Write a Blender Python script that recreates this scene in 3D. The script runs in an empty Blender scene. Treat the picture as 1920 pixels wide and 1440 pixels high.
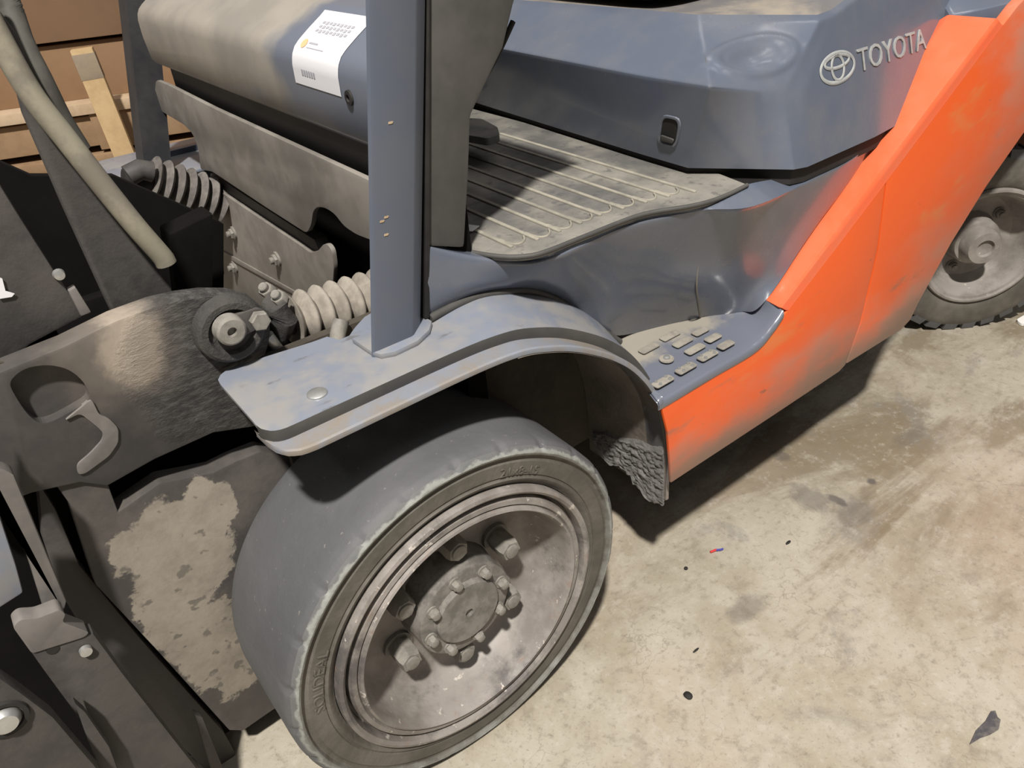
import bpy, bmesh, math, random
from mathutils import Vector, Matrix, noise

random.seed(7)
V = Vector
PI = math.pi
scene = bpy.context.scene
col = scene.collection
# ---------------------------------------------------------------- camera
cd = bpy.data.cameras.new('camera')
cd.sensor_width = 36.0
cd.lens = 1442.0 / 1920.0 * 36.0
cd.clip_start = 0.02
cam = bpy.data.objects.new('camera', cd)
col.objects.link(cam)
cam.matrix_world = Matrix(((0.78643, 0.39278, -0.47670, -0.33108),
                           (-0.61292, 0.40067, -0.68102, -0.60776),
                           (-0.07649, 0.82776, 0.55584, 1.10063),
                           (0, 0, 0, 1)))
scene.camera = cam
# ---------------------------------------------------------------- world and lamps
w = bpy.data.worlds.new('hall')
scene.world = w
w.use_nodes = True
w.node_tree.nodes['Background'].inputs[0].default_value = (1.0, 0.97, 0.93, 1)
w.node_tree.nodes['Background'].inputs[1].default_value = 0.115


def area(name, loc, target, power, sx, sy=None, color=(1, .95, .87), shape='DISK'):
    ld = bpy.data.lights.new(name, 'AREA')
    ld.energy = power
    ld.color = color
    ld.shape = shape
    ld.size = sx
    if sy:
        ld.size_y = sy
    o = bpy.data.objects.new(name, ld)
    col.objects.link(o)
    o.location = loc
    o.rotation_euler = (V(target) - V(loc)).to_track_quat('-Z', 'Y').to_euler()
    return o


area('key_lamp', (-1.95, -2.62, 6.6), (0.3, 0.2, 0.4), 790, 0.34)
for lx in (-3.6, -1.2, 1.2, 3.6):
    for ly in (-2.9, -0.4, 2.1):
        area('added_strip_lamp', (lx, ly, 5.6), (lx, ly, 0), 9, 0.22, 1.3, (1, .97, .95), 'RECTANGLE')  # unseen strip lamps, added for highlights on the glossy paint
scene.view_settings.view_transform = 'Standard'
scene.view_settings.look = 'None'
scene.view_settings.exposure = 0.0
scene.view_settings.gamma = 1.0
scene.view_settings.use_curve_mapping = False

# ---------------------------------------------------------------- materials


class NT:
    def __init__(s, name):
        s.m = bpy.data.materials.new(name)
        s.m.use_nodes = True
        s.t = s.m.node_tree
        s.b = s.t.nodes['Principled BSDF']
        s.co = s.t.nodes.new('ShaderNodeTexCoord').outputs['Object']

    def n(s, typ, **k):
        d = s.t.nodes.new(typ)
        for a, b in k.items():
            setattr(d, a, b)
        return d

    def l(s, a, b):
        s.t.links.new(a, b)

    def scaled(s, v, loc=(0, 0, 0), rot=(0, 0, 0)):
        d = s.n('ShaderNodeMapping')
        s.l(s.co, d.inputs[0])
        d.inputs['Scale'].default_value = v
        d.inputs['Location'].default_value = loc
        d.inputs['Rotation'].default_value = rot
        return d.outputs[0]

    def noise(s, scale, detail=5, rough=.6, vec=None, dist=0):
        d = s.n('ShaderNodeTexNoise')
        s.l(vec or s.co, d.inputs['Vector'])
        d.inputs['Scale'].default_value = scale
        d.inputs['Detail'].default_value = detail
        d.inputs['Roughness'].default_value = rough
        d.inputs['Distortion'].default_value = dist
        return d.outputs['Fac']

    def ramp(s, fac, lo, hi, a=0.0, b=1.0):
        d = s.n('ShaderNodeMapRange')
        d.interpolation_type = 'SMOOTHSTEP'
        s.l(fac, d.inputs[0])
        for i, v in zip((1, 2, 3, 4), (lo, hi, a, b)):
            d.inputs[i].default_value = v
        return d.outputs[0]

    def mix(s, fac, a, b, mode='MIX'):
        d = s.n('ShaderNodeMix', data_type='RGBA', blend_type=mode)
        if hasattr(fac, 'links'):
            s.l(fac, d.inputs[0])
        else:
            d.inputs[0].default_value = fac
        for i, v in ((6, a), (7, b)):
            if hasattr(v, 'links'):
                s.l(v, d.inputs[i])
            else:
                d.inputs[i].default_value = (*v, 1)
        return d.outputs[2]

    def math(s, op, a, b=None):
        d = s.n('ShaderNodeMath', operation=op)
        for i, v in enumerate((a, b)):
            if v is None:
                continue
            if hasattr(v, 'links'):
                s.l(v, d.inputs[i])
            else:
                d.inputs[i].default_value = v
        return d.outputs[0]

    def xyz(s, vec=None):
        d = s.n('ShaderNodeSeparateXYZ')
        s.l(vec or s.co, d.inputs[0])
        return d.outputs

    def blob(s, c, r, nscale=9, namp=.6, soft=.12):
        """1 inside a ragged patch round the point c (radii r), 0 outside"""
        d = s.n('ShaderNodeVectorMath', operation='SUBTRACT')
        s.l(s.co, d.inputs[0])
        d.inputs[1].default_value = c
        e = s.n('ShaderNodeVectorMath', operation='DIVIDE')
        s.l(d.outputs[0], e.inputs[0])
        e.inputs[1].default_value = r
        f = s.n('ShaderNodeVectorMath', operation='LENGTH')
        s.l(e.outputs[0], f.inputs[0])
        q = s.math('ADD', f.outputs['Value'], s.math('MULTIPLY', s.math('SUBTRACT', s.noise(nscale, 8, .65), .5), namp * 2))
        return s.ramp(q, 1 - soft, 1 + soft, 1, 0)

    def bump(s, h, strength, dist=.01):
        d = s.n('ShaderNodeBump')
        s.l(h, d.inputs['Height'])
        d.inputs['Strength'].default_value = strength
        d.inputs['Distance'].default_value = dist
        s.l(d.outputs[0], s.b.inputs['Normal'])

    def out(s, c, rough, metal=0.0, coat=0.0, spec=.5):
        for k, v in (('Base Color', c), ('Roughness', rough), ('Metallic', metal), ('Coat Weight', coat), ('Specular IOR Level', spec)):
            i = s.b.inputs[k]
            if hasattr(v, 'links'):
                s.l(v, i)
            elif k == 'Base Color':
                i.default_value = (*v, 1)
            else:
                i.default_value = v
        s.b.inputs['Coat Roughness'].default_value = .12
        return s.m


def worn(name, base, dust, amount=.5, rough=.45, scale=7, coat=0.0, metal=0.0, bump=0.0, bscale=60, spec=.5):
    t = NT(name)
    a = t.noise(scale, 6, .62)
    b = t.noise(scale * 5.3, 4, .6)
    f = t.ramp(t.math('ADD', a, t.math('MULTIPLY', b, .3)), .5, .8, 0, amount)
    c = t.mix(f, base, dust)
    r = t.ramp(f, 0, 1, rough, min(1, rough + .4))
    if bump:
        t.bump(t.noise(bscale, 6, .7), bump)
    return t.out(c, r, metal, coat, spec)


DUST = (.30, .27, .235)
M = {}
M['paint'] = worn('blue_grey_paint', (.113, .134, .183), (.22, .21, .20), .25, .24, 6, .5)


def deckmat():
    t = NT('fender_paint')
    f = t.ramp(t.math('ADD', t.noise(9, 7, .65), t.math('MULTIPLY', t.noise(50, 4, .6), .3)), .54, .80, 0, .65)
    c = t.mix(f, (.215, .24, .30), (.31, .285, .25))
    sp = t.noise(1, 4, .6, t.scaled((14, 40, 40), (2, 5, 1)))
    c = t.mix(t.ramp(sp, .64, .70, 0, .6), c, (.11, .105, .10))
    st = t.noise(14, 6, .7, t.scaled((1, 1, 1), (9, 1, 4)))
    c = t.mix(t.ramp(st, .60, .70, 0, .4), c, (.16, .155, .155))
    return t.out(c, t.ramp(f, 0, .65, .30, .6), 0, .25)


M['deck'] = deckmat()
M['lip'] = worn('worn_fender_lip', (.24, .26, .31), (.25, .21, .165), .85, .36, 16, .2)
M['pillar'] = worn('pillar_paint', (.102, .120, .160), (.14, .145, .155), .25, .42, 9, .05)


def cowlmat():
    t = NT('dusty_cowl_plastic')
    x, y, z = t.xyz()
    f = t.ramp(t.math('ADD', t.noise(4, 5, .5), t.ramp(y, .25, .60, -.22, .22)), .42, .56)
    g = t.noise(9, 6, .6)
    d = t.mix(t.ramp(g, .3, .7), (.27, .25, .225), (.36, .33, .29))
    c = t.mix(f, (.155, .175, .225), d)
    return t.out(c, t.ramp(f, 0, 1, .30, .55), 0, .15)


M['cowl'] = cowlmat()
M['cowl_plate'] = worn('dusty_cowl_plate', (.18, .165, .15), (.30, .275, .245), .7, .6, 6)
M['dark'] = worn('dark_grey_plastic', (.062, .060, .058), (.12, .112, .104), .4, .62, 8)
M['void'] = worn('deep_shade_black', (.005, .0045, .0045), (.010, .009, .008), .5, .9, 9, spec=.12)  # near-black colour standing in for the shade of deep gaps
M['pillar_shade'] = worn('shaded_pillar_paint', (.030, .031, .036), (.09, .085, .08), .3, .5, 8)  # pillar paint darkened to put the far side's shade into the colour
M['black'] = worn('blackened_steel', (.012, .011, .011), (.04, .037, .034), .5, .75, 9)
M['steel'] = worn('dirty_dark_steel', (.052, .048, .048), (.105, .095, .086), .6, .6, 11, bump=.12, bscale=90)
M['grime'] = worn('greasy_steel', (.045, .043, .042), (.12, .11, .10), .5, .75, 14, bump=.5, bscale=120)
M['edge'] = worn('worn_steel_edge', (.15, .142, .138), (.24, .22, .20), .5, .5, 20)
M['bolt'] = worn('dusty_bolt', (.19, .18, .16), (.32, .30, .27), .6, .55, 60)
M['bright'] = worn('bright_zinc', (.55, .56, .56), (.4, .38, .35), .3, .35, 60, metal=.7)
M['cap'] = worn('greasy_hub_cap', (.13, .125, .115), (.27, .25, .23), .8, .5, 40)
M['bellows'] = worn('dusty_bellows_rubber', (.24, .215, .185), (.42, .38, .33), .7, .8, 24)
M['bellows_dark'] = worn('dark_bellows_rubber', (.10, .09, .085), (.26, .24, .22), .6, .8, 24)  # darker than the near bellows, for the far cylinder
M['hose'] = worn('grimy_beige_hose', (.30, .275, .21), (.16, .14, .12), .7, .65, 22)
M['hose_dark'] = worn('grimy_grey_hose', (.07, .066, .058), (.12, .115, .10), .6, .65, 22)
M['mud'] = worn('caked_mud', (.20, .193, .188), (.30, .29, .28), .6, .85, 60, bump=.6, bscale=180)
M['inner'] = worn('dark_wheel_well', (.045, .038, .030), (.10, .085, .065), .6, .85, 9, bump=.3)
M['liner'] = worn('dusty_fender_liner', (.15, .132, .112), (.24, .21, .18), .6, .8, 18, bump=.3)
M['wood'] = worn('pale_lumber', (.50, .35, .18), (.38, .26, .14), .6, .7, 14)
M['wrap'] = worn('greyed_lumber', (.24, .19, .14), (.32, .25, .17), .6, .7, 20)
M['wood2'] = worn('light_pallet_lumber', (.55, .42, .29), (.40, .28, .17), .6, .7, 14)
M['wood3'] = worn('brown_pallet_lumber', (.27, .17, .095), (.36, .24, .14), .6, .75, 14)
M['carton'] = worn('brown_cardboard', (.19, .11, .062), (.23, .14, .08), .5, .8, 5)
M['carton2'] = worn('tan_cardboard', (.27, .16, .088), (.22, .13, .07), .5, .8, 5)
M['hood'] = worn('hood_paint', (.113, .134, .183), (.23, .215, .20), .25, .24, 5, .4)
_t = M['hood'].node_tree
_bv = _t.nodes.new('ShaderNodeBevel')
_bv.samples = 6
_bv.inputs['Radius'].default_value = .009
_t.links.new(_bv.outputs[0], _t.nodes['Principled BSDF'].inputs['Normal'])
_t.links.new(_bv.outputs[0], _t.nodes['Principled BSDF'].inputs['Coat Normal'])
M['white'] = worn('white_sticker', (.83, .83, .88), (.80, .80, .85), .3, .4, 10)
M['ink'] = NT('grey_ink').out((.42, .42, .47), .6)
M['inkdot'] = NT('orange_ink').out((.85, .50, .27), .6)
M['logo'] = worn('silver_grey_decal', (.40, .42, .42), (.27, .28, .29), .7, .5, 50)
M['red'] = NT('red_plastic').out((.6, .05, .05), .4)
M['blue'] = NT('blue_plastic').out((.07, .07, .35), .4)
M['paper'] = NT('white_paper').out((.85, .84, .82), .7)
M['cushion'] = worn('dusty_seat_vinyl', (.035, .030, .028), (.10, .085, .07), .5, .6, 10)
M['ledge'] = worn('dusty_hood_top', (.16, .155, .16), (.30, .26, .21), .95, .55, 6)


def orange():
    t = NT('orange_paint')
    x, y, z = t.xyz()
    low = t.math('ADD', t.ramp(z, .25, .56, 1, 0), t.ramp(x, .85, 1.35, -.2, .55))
    n1 = t.noise(4.5, 6, .55)
    n2 = t.noise(1, 6, .6, t.scaled((5, 5, 14), rot=(0, .75, 0)))
    f = t.ramp(t.math('ADD', t.math('MULTIPLY', low, .42), t.math('ADD', t.math('MULTIPLY', n1, .6), t.math('MULTIPLY', n2, .4))), .56, .92, 0, .92)
    c = t.mix(f, (.84, .12, .02), (.48, .255, .185))
    st = t.noise(1, 6, .62, t.scaled((5, 5, 17), rot=(0, .75, 0)))
    c = t.mix(t.ramp(st, .60, .70, 0, .55), c, (.26, .15, .10))
    st2 = t.noise(1, 4, .6, t.scaled((4, 4, 9), (3, 1, 2), (0, -.5, 0)))
    c = t.mix(t.ramp(st2, .57, .70, 0, .5), c, (.62, .25, .08))
    sp = t.noise(1, 3, .5, t.scaled((16, 16, 40), (1, 4, 2), (0, .7, 0)))
    c = t.mix(t.ramp(sp, .70, .76, 0, .7), c, (.12, .09, .07))
    edge = t.ramp(t.math('ADD', z, t.math('MULTIPLY', t.math('ADD', n1, n2), -.10)), .185, .275, .8, 0)
    c = t.mix(edge, c, (.20, .155, .12))
    r = t.ramp(f, 0, .6, .38, .7)
    return t.out(c, r, 0, .12)


M['orange'] = orange()
M['orange_bevel'] = worn('orange_paint_clean', (.86, .145, .055), (.55, .22, .12), .25, .36, 14, .15)


def tread():
    t = NT('tire_rubber')
    n = t.noise(4, 6, .6)
    sp = t.noise(160, 2, .5)
    c = t.mix(t.ramp(n, .35, .7), (.095, .097, .103), (.135, .137, .145))
    c = t.mix(t.ramp(sp, .70, .76, 0, .4), c, (.32, .30, .27))
    t.bump(t.noise(70, 5, .65), .12)
    return t.out(c, .68)


M['tread'] = tread()


def sidewall():
    t = NT('tire_sidewall')
    x, y, z = t.xyz()
    r = t.math('SQRT', t.math('ADD', t.math('MULTIPLY', x, x), t.math('MULTIPLY', z, z)))
    n = t.noise(11, 6, .65)
    c = t.mix(t.ramp(n, .35, .7), (.085, .078, .066), (.15, .138, .12))
    q = t.math('ADD', r, t.math('MULTIPLY', t.math('SUBTRACT', t.noise(34, 5, .6), .5), .02))
    c = t.mix(t.ramp(q, .2445, .2505, 0, .8), c, (.205, .205, .19))
    c = t.mix(t.ramp(q, .2505, .2535, 0, .85), c, (.30, .31, .295))
    c = t.mix(t.ramp(q, .2545, .2575, 0, .9), c, (.125, .128, .132))
    t.bump(t.noise(90, 5, .65), .15)
    return t.out(c, .72)


M['sidewall'] = sidewall()


def rimmat():
    t = NT('dusty_rim')
    n = t.noise(9, 8, .68)
    c = t.mix(t.ramp(n, .40, .62), (.20, .18, .165), (.31, .285, .265))
    k = t.noise(6, 8, .72, t.scaled((1, 1, 1), (5, 2, 3)))
    x, y, z = t.xyz()
    rad = t.math('SQRT', t.math('ADD', t.math('MULTIPLY', x, x), t.math('MULTIPLY', z, z)))
    rimz = t.ramp(rad, .145, .17, 0, .11)
    c = t.mix(t.ramp(t.math('ADD', k, rimz), .60, .74, 0, .75), c, (.060, .057, .060))
    rs = t.noise(26, 6, .72)
    c = t.mix(t.ramp(t.math('ADD', rs, rimz), .68, .80, 0, .65), c, (.25, .165, .125))
    c = t.mix(t.ramp(t.math('ADD', t.noise(55, 4, .65), t.math('MULTIPLY', rimz, .5)), .68, .73), c, (.52, .48, .44))
    t.bump(n, .12)
    return t.out(c, .55)


M['rim'] = rimmat()


def mastmat():
    t = NT('mast_steel_with_bare_patch')
    n = t.noise(10, 7, .65)
    c = t.mix(t.ramp(n, .35, .7), (.062, .057, .055), (.115, .103, .094))
    f = t.blob((-0.2857, 0.214, 0.42), (.062, .2, .085), 30, .62, .06)
    for c_, r_ in (((-0.2307, 0.214, 0.4662), (.030, .2, .045)), ((-0.3152, 0.214, 0.3384), (.045, .2, .08)), ((-0.2927, 0.214, 0.2486), (.052, .2, .09)), ((-0.2808, 0.214, 0.1846), (.035, .2, .05)), ((-0.3302, 0.214, 0.4608), (.025, .2, .03))):
        f = t.math('MAXIMUM', f, t.blob(c_, r_, 34, .7, .06))
    m = t.mix(t.ramp(t.noise(22, 6, .65), .35, .75), (.31, .275, .23), (.215, .19, .16))
    spots = t.ramp(t.noise(26, 3, .55, t.scaled((1.5, 1.5, 1.5), (3, 3, 3))), .60, .66, 0, .7)
    m = t.mix(spots, m, (.10, .092, .08))
    c = t.mix(f, c, m)
    t.bump(t.math('ADD', t.math('MULTIPLY', f, -.4), t.math('MULTIPLY', t.noise(80, 5, .7), .4)), .25, .006)
    return t.out(c, .62)


M['mast'] = mastmat()


def bracketmat():
    t = NT('greasy_bracket_steel')
    n = t.noise(9, 7, .65)
    c = t.mix(t.ramp(n, .35, .7), (.045, .042, .042), (.095, .086, .080))
    g = t.noise(1, 7, .75, t.scaled((60, 60, 190), rot=(0, .5, 0)))
    gm = t.blob((-.165, .21, .66), (.085, .3, .095), 15, .4, .25)
    c = t.mix(gm, c, t.mix(t.ramp(g, .4, .66), (.035, .034, .034), (.12, .115, .11)))
    f = t.blob((-0.2427, 0.208, 0.7116), (.030, .3, .045), 30, .75, .35)
    f2 = t.blob((-0.2603, 0.208, 0.7159), (.055, .3, .06), 22, .7, .5)
    c = t.mix(t.math('MULTIPLY', f2, .45), c, (.24, .205, .17))
    c = t.mix(f, c, (.33, .28, .23))
    h = t.math('MULTIPLY', g, gm)
    t.bump(h, .7, .012)
    return t.out(c, .66)


M['bracket'] = bracketmat()


def matrubber():
    t = NT('dusty_rubber_mat')
    n = t.noise(7, 7, .62)
    c = t.mix(t.ramp(n, .36, .66), (.115, .112, .108), (.27, .255, .225))
    c = t.mix(t.ramp(t.noise(38, 5, .7), .55, .66, 0, .6), c, (.075, .075, .08))
    t.bump(t.noise(120, 4, .6), .1)
    return t.out(c, .62)


M['mat'] = matrubber()
M['rib'] = worn('dusty_mat_rib', (.25, .235, .20), (.36, .335, .28), .9, .65, 18)


def stepmat():
    t = NT('step_paint')
    a = t.noise(9, 6, .62)
    x, y, z = t.xyz()
    f = t.ramp(t.math('ADD', a, t.ramp(y, .02, .14, -.10, .22)), .47, .68, 0, .9)
    c = t.mix(f, (.15, .165, .21), (.33, .30, .25))
    return t.out(c, t.ramp(f, 0, 1, .22, .75), 0, .5)


M['step'] = stepmat()
M['pad'] = worn('dusty_step_pad', (.23, .215, .19), (.33, .305, .265), .8, .55, 40)


def concrete():
    t = NT('stained_concrete')
    n1 = t.noise(2.3, 9, .62)
    n2 = t.noise(9, 9, .68, dist=.4)
    n3 = t.noise(60, 5, .7)
    c = t.mix(t.ramp(n1, .34, .66), (.38, .325, .235), (.49, .435, .34))
    c = t.mix(t.ramp(n2, .42, .66, 0, .6), c, (.53, .485, .395))
    c = t.mix(t.ramp(n2, .44, .28, 0, .55), c, (.29, .245, .175))
    # brown tracks running along the aisle
    x, y, z = t.xyz()
    aisle = t.ramp(t.math('SUBTRACT', x, t.math('MULTIPLY', y, -.6)), .35, .95, -.05, .07)
    tr = t.noise(1, 8, .66, t.scaled((1.8, 5.5, 1), (2, 1, 0), (0, 0, .66)), .6)
    c = t.mix(t.ramp(t.math('ADD', tr, aisle), .50, .64, 0, .8), c, (.235, .18, .112))
    # greyish worn spots
    g = t.noise(4.2, 8, .7, t.scaled((1, 1, 1), (7, 3, 0)), .4)
    c = t.mix(t.ramp(g, .55, .66, 0, .6), c, (.265, .24, .21))
    pk = t.noise(1.7, 4, .5, t.scaled((1, 1, 1), (1, 8, 0)))
    c = t.mix(t.ramp(pk, .48, .66, 0, .4), c, (.56, .445, .345))
    n4 = t.noise(24, 7, .74)
    c = t.mix(t.ramp(n4, .52, .66, 0, .5), c, (.28, .24, .18))
    c = t.mix(t.ramp(n4, .47, .34, 0, .4), c, (.60, .555, .47))
    c = t.mix(t.ramp(n3, .54, .68, 0, .5), c, (.24, .20, .15))
    c = t.mix(t.ramp(n3, .44, .30, 0, .4), c, (.62, .58, .49))
    n5 = t.noise(190, 3, .6)
    c = t.mix(t.ramp(n5, .60, .70, 0, .45), c, (.22, .19, .145))
    # dark smudges
    for ctr, r, k in (((0.7922, -0.0128, 0), (.030, .045, 1), .55), ((0.8261, -0.0505, 0), (.010, .022, 1), .8), ((0.8616, 0.1073, 0), (.016, .018, 1), .6), ((0.9241, -0.0648, 0), (.009, .010, 1), .9),
                      ((0.8192, -0.0899, 0), (.055, .028, 1), .4), ((0.477, -0.1015, 0), (.04, .022, 1), .45), ((1.1119, -0.0403, 0), (.05, .02, 1), .35)):
        c = t.mix(t.math('MULTIPLY', t.blob(ctr, r, 34, .75, .35), k), c, (.135, .118, .105))
    # hairline cracks
    v = t.n('ShaderNodeTexVoronoi', feature='DISTANCE_TO_EDGE')
    wv = t.n('ShaderNodeVectorMath', operation='ADD')
    nn = t.n('ShaderNodeTexNoise')
    t.l(t.co, nn.inputs['Vector'])
    nn.inputs['Scale'].default_value = 6
    nn.inputs['Detail'].default_value = 6
    sc_ = t.n('ShaderNodeVectorMath', operation='SCALE')
    t.l(nn.outputs['Color'], sc_.inputs[0])
    sc_.inputs['Scale'].default_value = .22
    t.l(t.co, wv.inputs[0])
    t.l(sc_.outputs[0], wv.inputs[1])
    t.l(wv.outputs[0], v.inputs['Vector'])
    v.inputs['Scale'].default_value = 11
    cr = t.math('MULTIPLY', t.ramp(v.outputs['Distance'], .003, .010, 1, 0), t.ramp(t.noise(5, 3, .5), .52, .66))
    c = t.mix(t.math('MULTIPLY', cr, .35), c, (.16, .135, .10))
    c = t.mix(1.0, c, (.85, .865, .90), 'MULTIPLY')
    t.bump(t.math('ADD', t.math('MULTIPLY', n3, .5), n2), .10)
    return t.out(c, t.ramp(n2, .3, .7, .42, .65))


M['floor'] = concrete()

# ---------------------------------------------------------------- mesh helpers
BASE = V((.9, .6, 0))


def link_mesh(name, bm, mat, parent=None, angle=35, bevel=0, seg=2, recalc=True):
    if recalc:
        bmesh.ops.recalc_face_normals(bm, faces=bm.faces)
    if bevel:
        es = [e for e in bm.edges if len(e.link_faces) == 2 and e.calc_face_angle(0) > .5]
        bmesh.ops.bevel(bm, geom=es, offset=bevel, segments=seg, profile=.6, affect='EDGES', clamp_overlap=True)
    me = bpy.data.meshes.new(name)
    bm.to_mesh(me)
    bm.free()
    me.shade_smooth()
    me.set_sharp_from_angle(angle=math.radians(angle))
    return link(name, me, mat, parent)


def link(name, me, mat, parent=None):
    o = bpy.data.objects.new(name, me)
    col.objects.link(o)
    if mat is not None:
        me.materials.clear()
        me.materials.append(mat)
    if parent is not None:
        o.parent = parent
    return o


def tag(o, label=None, cat=None, group=None, kind=None):
    for k, v in (('label', label), ('category', cat), ('group', group), ('kind', kind)):
        if v:
            o[k] = v
    return o


def prism_bm(pts, vec, bm=None):
    bm = bm or bmesh.new()
    a = [bm.verts.new(p) for p in pts]
    b = [bm.verts.new(V(p) + V(vec)) for p in pts]
    n = len(a)
    bm.faces.new(a)
    bm.faces.new(b[::-1])
    for i in range(n):
        bm.faces.new((a[i], b[i], b[(i + 1) % n], a[(i + 1) % n]))
    return bm


def round_poly(pts, r, n=4):
    """round the corners of a closed 3D polygon"""
    out = []
    pts = [V(p) for p in pts]
    for i, p in enumerate(pts):
        a, b = pts[i - 1], pts[(i + 1) % len(pts)]
        ri = r[i] if isinstance(r, (list, tuple)) else r
        da, db = (a - p), (b - p)
        ra, rb = min(ri, da.length * .45), min(ri, db.length * .45)
        if ri <= 0:
            out.append(p)
            continue
        s, e = p + da.normalized() * ra, p + db.normalized() * rb
        for k in range(n + 1):
            t = k / n
            out.append(s * (1 - t) ** 2 + p * 2 * t * (1 - t) + e * t * t)
    return out


def prism(name, pts, vec, mat, parent, bevel=.002, rnd=0, angle=35):
    if rnd:
        pts = round_poly(pts, rnd)
    return link_mesh(name, prism_bm(pts, vec), mat, parent, angle, bevel)


def box_bm(lo, hi, bm=None):
    x0, y0, z0 = lo
    x1, y1, z1 = hi
    return prism_bm([(x0, y0, z0), (x1, y0, z0), (x1, y1, z0), (x0, y1, z0)], (0, 0, z1 - z0), bm)


def box(name, lo, hi, mat, parent, bevel=.002):
    return link_mesh(name, box_bm(lo, hi), mat, parent, 35, bevel)


def spline(pts, n, closed=False):
    """Catmull-Rom through pts, resampled to n points"""
    pts = [V(p) for p in pts]
    d = []
    m = len(pts)
    for i in range(m - 1):
        p0 = pts[max(i - 1, 0)]
        p1, p2 = pts[i], pts[i + 1]
        p3 = pts[min(i + 2, m - 1)]
        for k in range(24):
            t = k / 24
            d.append(.5 * ((2 * p1) + (p2 - p0) * t + (2 * p0 - 5 * p1 + 4 * p2 - p3) * t * t + (3 * p1 - p0 - 3 * p2 + p3) * t ** 3))
    d.append(pts[-1])
    L = [0]
    for a, b in zip(d, d[1:]):
        L.append(L[-1] + (b - a).length)
    out = []
    j = 0
    for k in range(n):
        s = L[-1] * k / (n - 1)
        while j < len(d) - 2 and L[j + 1] < s:
            j += 1
        seg = L[j + 1] - L[j] or 1
        out.append(d[j].lerp(d[j + 1], (s - L[j]) / seg))
    return out


def colspline(ctrl, per):
    """Catmull-Rom with a fixed number of samples per control segment (rows of a loft stay matched)"""
    pts = [V(p) for p in ctrl]
    m = len(pts)
    out = []
    for i in range(m - 1):
        p0 = pts[max(i - 1, 0)]
        p1, p2 = pts[i], pts[i + 1]
        p3 = pts[min(i + 2, m - 1)]
        for k in range(per):
            t = k / per
            out.append(.5 * ((2 * p1) + (p2 - p0) * t + (2 * p0 - 5 * p1 + 4 * p2 - p3) * t * t + (3 * p1 - p0 - 3 * p2 + p3) * t ** 3))
    out.append(pts[-1])
    return out


def grid_bm(rows, vec=None, bm=None, closed_u=False):
    """surface through rows of points; with vec a closed slab of that thickness"""
    bm = bm or bmesh.new()
    A = [[bm.verts.new(p) for p in r] for r in rows]
    nr, nc = len(A), len(A[0])
    for i in range(nr - 1):
        for j in range(nc - 1):
            bm.faces.new((A[i][j], A[i][j + 1], A[i + 1][j + 1], A[i + 1][j]))
    if vec is not None:
        B = [[bm.verts.new(V(p) + V(vec)) for p in r] for r in rows]
        for i in range(nr - 1):
            for j in range(nc - 1):
                bm.faces.new((B[i][j], B[i + 1][j], B[i + 1][j + 1], B[i][j + 1]))
        for j in range(nc - 1):
            bm.faces.new((A[0][j], B[0][j], B[0][j + 1], A[0][j + 1]))
            bm.faces.new((A[-1][j], A[-1][j + 1], B[-1][j + 1], B[-1][j]))
        for i in range(nr - 1):
            bm.faces.new((A[i][0], A[i + 1][0], B[i + 1][0], B[i][0]))
            bm.faces.new((A[i][-1], B[i][-1], B[i + 1][-1], A[i + 1][-1]))
    return bm


def sheet(name, rows, vec, mat, parent, angle=35):
    return link_mesh(name, grid_bm(rows, vec), mat, parent, angle)


def lathe_bm(prof, n, o=(0, 0, 0), bm=None, loop=False, mod=None, frame=None, caps=False):
    """turn (radius, y) pairs about the y axis through o"""
    bm = bm or bmesh.new()
    o = V(o)
    R = []
    u, v, a = frame or (V((1, 0, 0)), V((0, 0, 1)), V((0, 1, 0)))
    for i, (r, y) in enumerate(prof):
        ring = []
        for k in range(n):
            th = 2 * PI * k / n
            rr, yy = (r, y) if mod is None else mod(i, r, y, th)
            ring.append(bm.verts.new(o + a * yy + (u * math.cos(th) + v * math.sin(th)) * rr))
        R.append(ring)
    m = len(R)
    for i in range(m if loop else m - 1):
        A, B = R[i], R[(i + 1) % m]
        for k in range(n):
            bm.faces.new((A[k], A[(k + 1) % n], B[(k + 1) % n], B[k]))
    if caps:
        bm.faces.new(R[0])
        bm.faces.new(R[-1][::-1])
    return bm


def tube_bm(path, r, n=16, bm=None, caps=True):
    bm = bm or bmesh.new()
    path = [V(p) for p in path]
    up = V((0.13, .31, .94))
    rings = []
    for i, p in enumerate(path):
        d = (path[min(i + 1, len(path) - 1)] - path[max(i - 1, 0)]).normalized()
        u = d.cross(up).normalized()
        v = d.cross(u)
        ri = r[i] if isinstance(r, (list, tuple)) else r
        rings.append([bm.verts.new(p + (u * math.cos(2 * PI * k / n) + v * math.sin(2 * PI * k / n)) * ri) for k in range(n)])
    for A, B in zip(rings, rings[1:]):
        for k in range(n):
            bm.faces.new((A[k], A[(k + 1) % n], B[(k + 1) % n], B[k]))
    if caps:
        bm.faces.new(rings[0][::-1])
        bm.faces.new(rings[-1])
    return bm


def tube(name, path, r, mat, parent, n=16):
    return link_mesh(name, tube_bm(path, r, n), mat, parent, 50)


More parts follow.
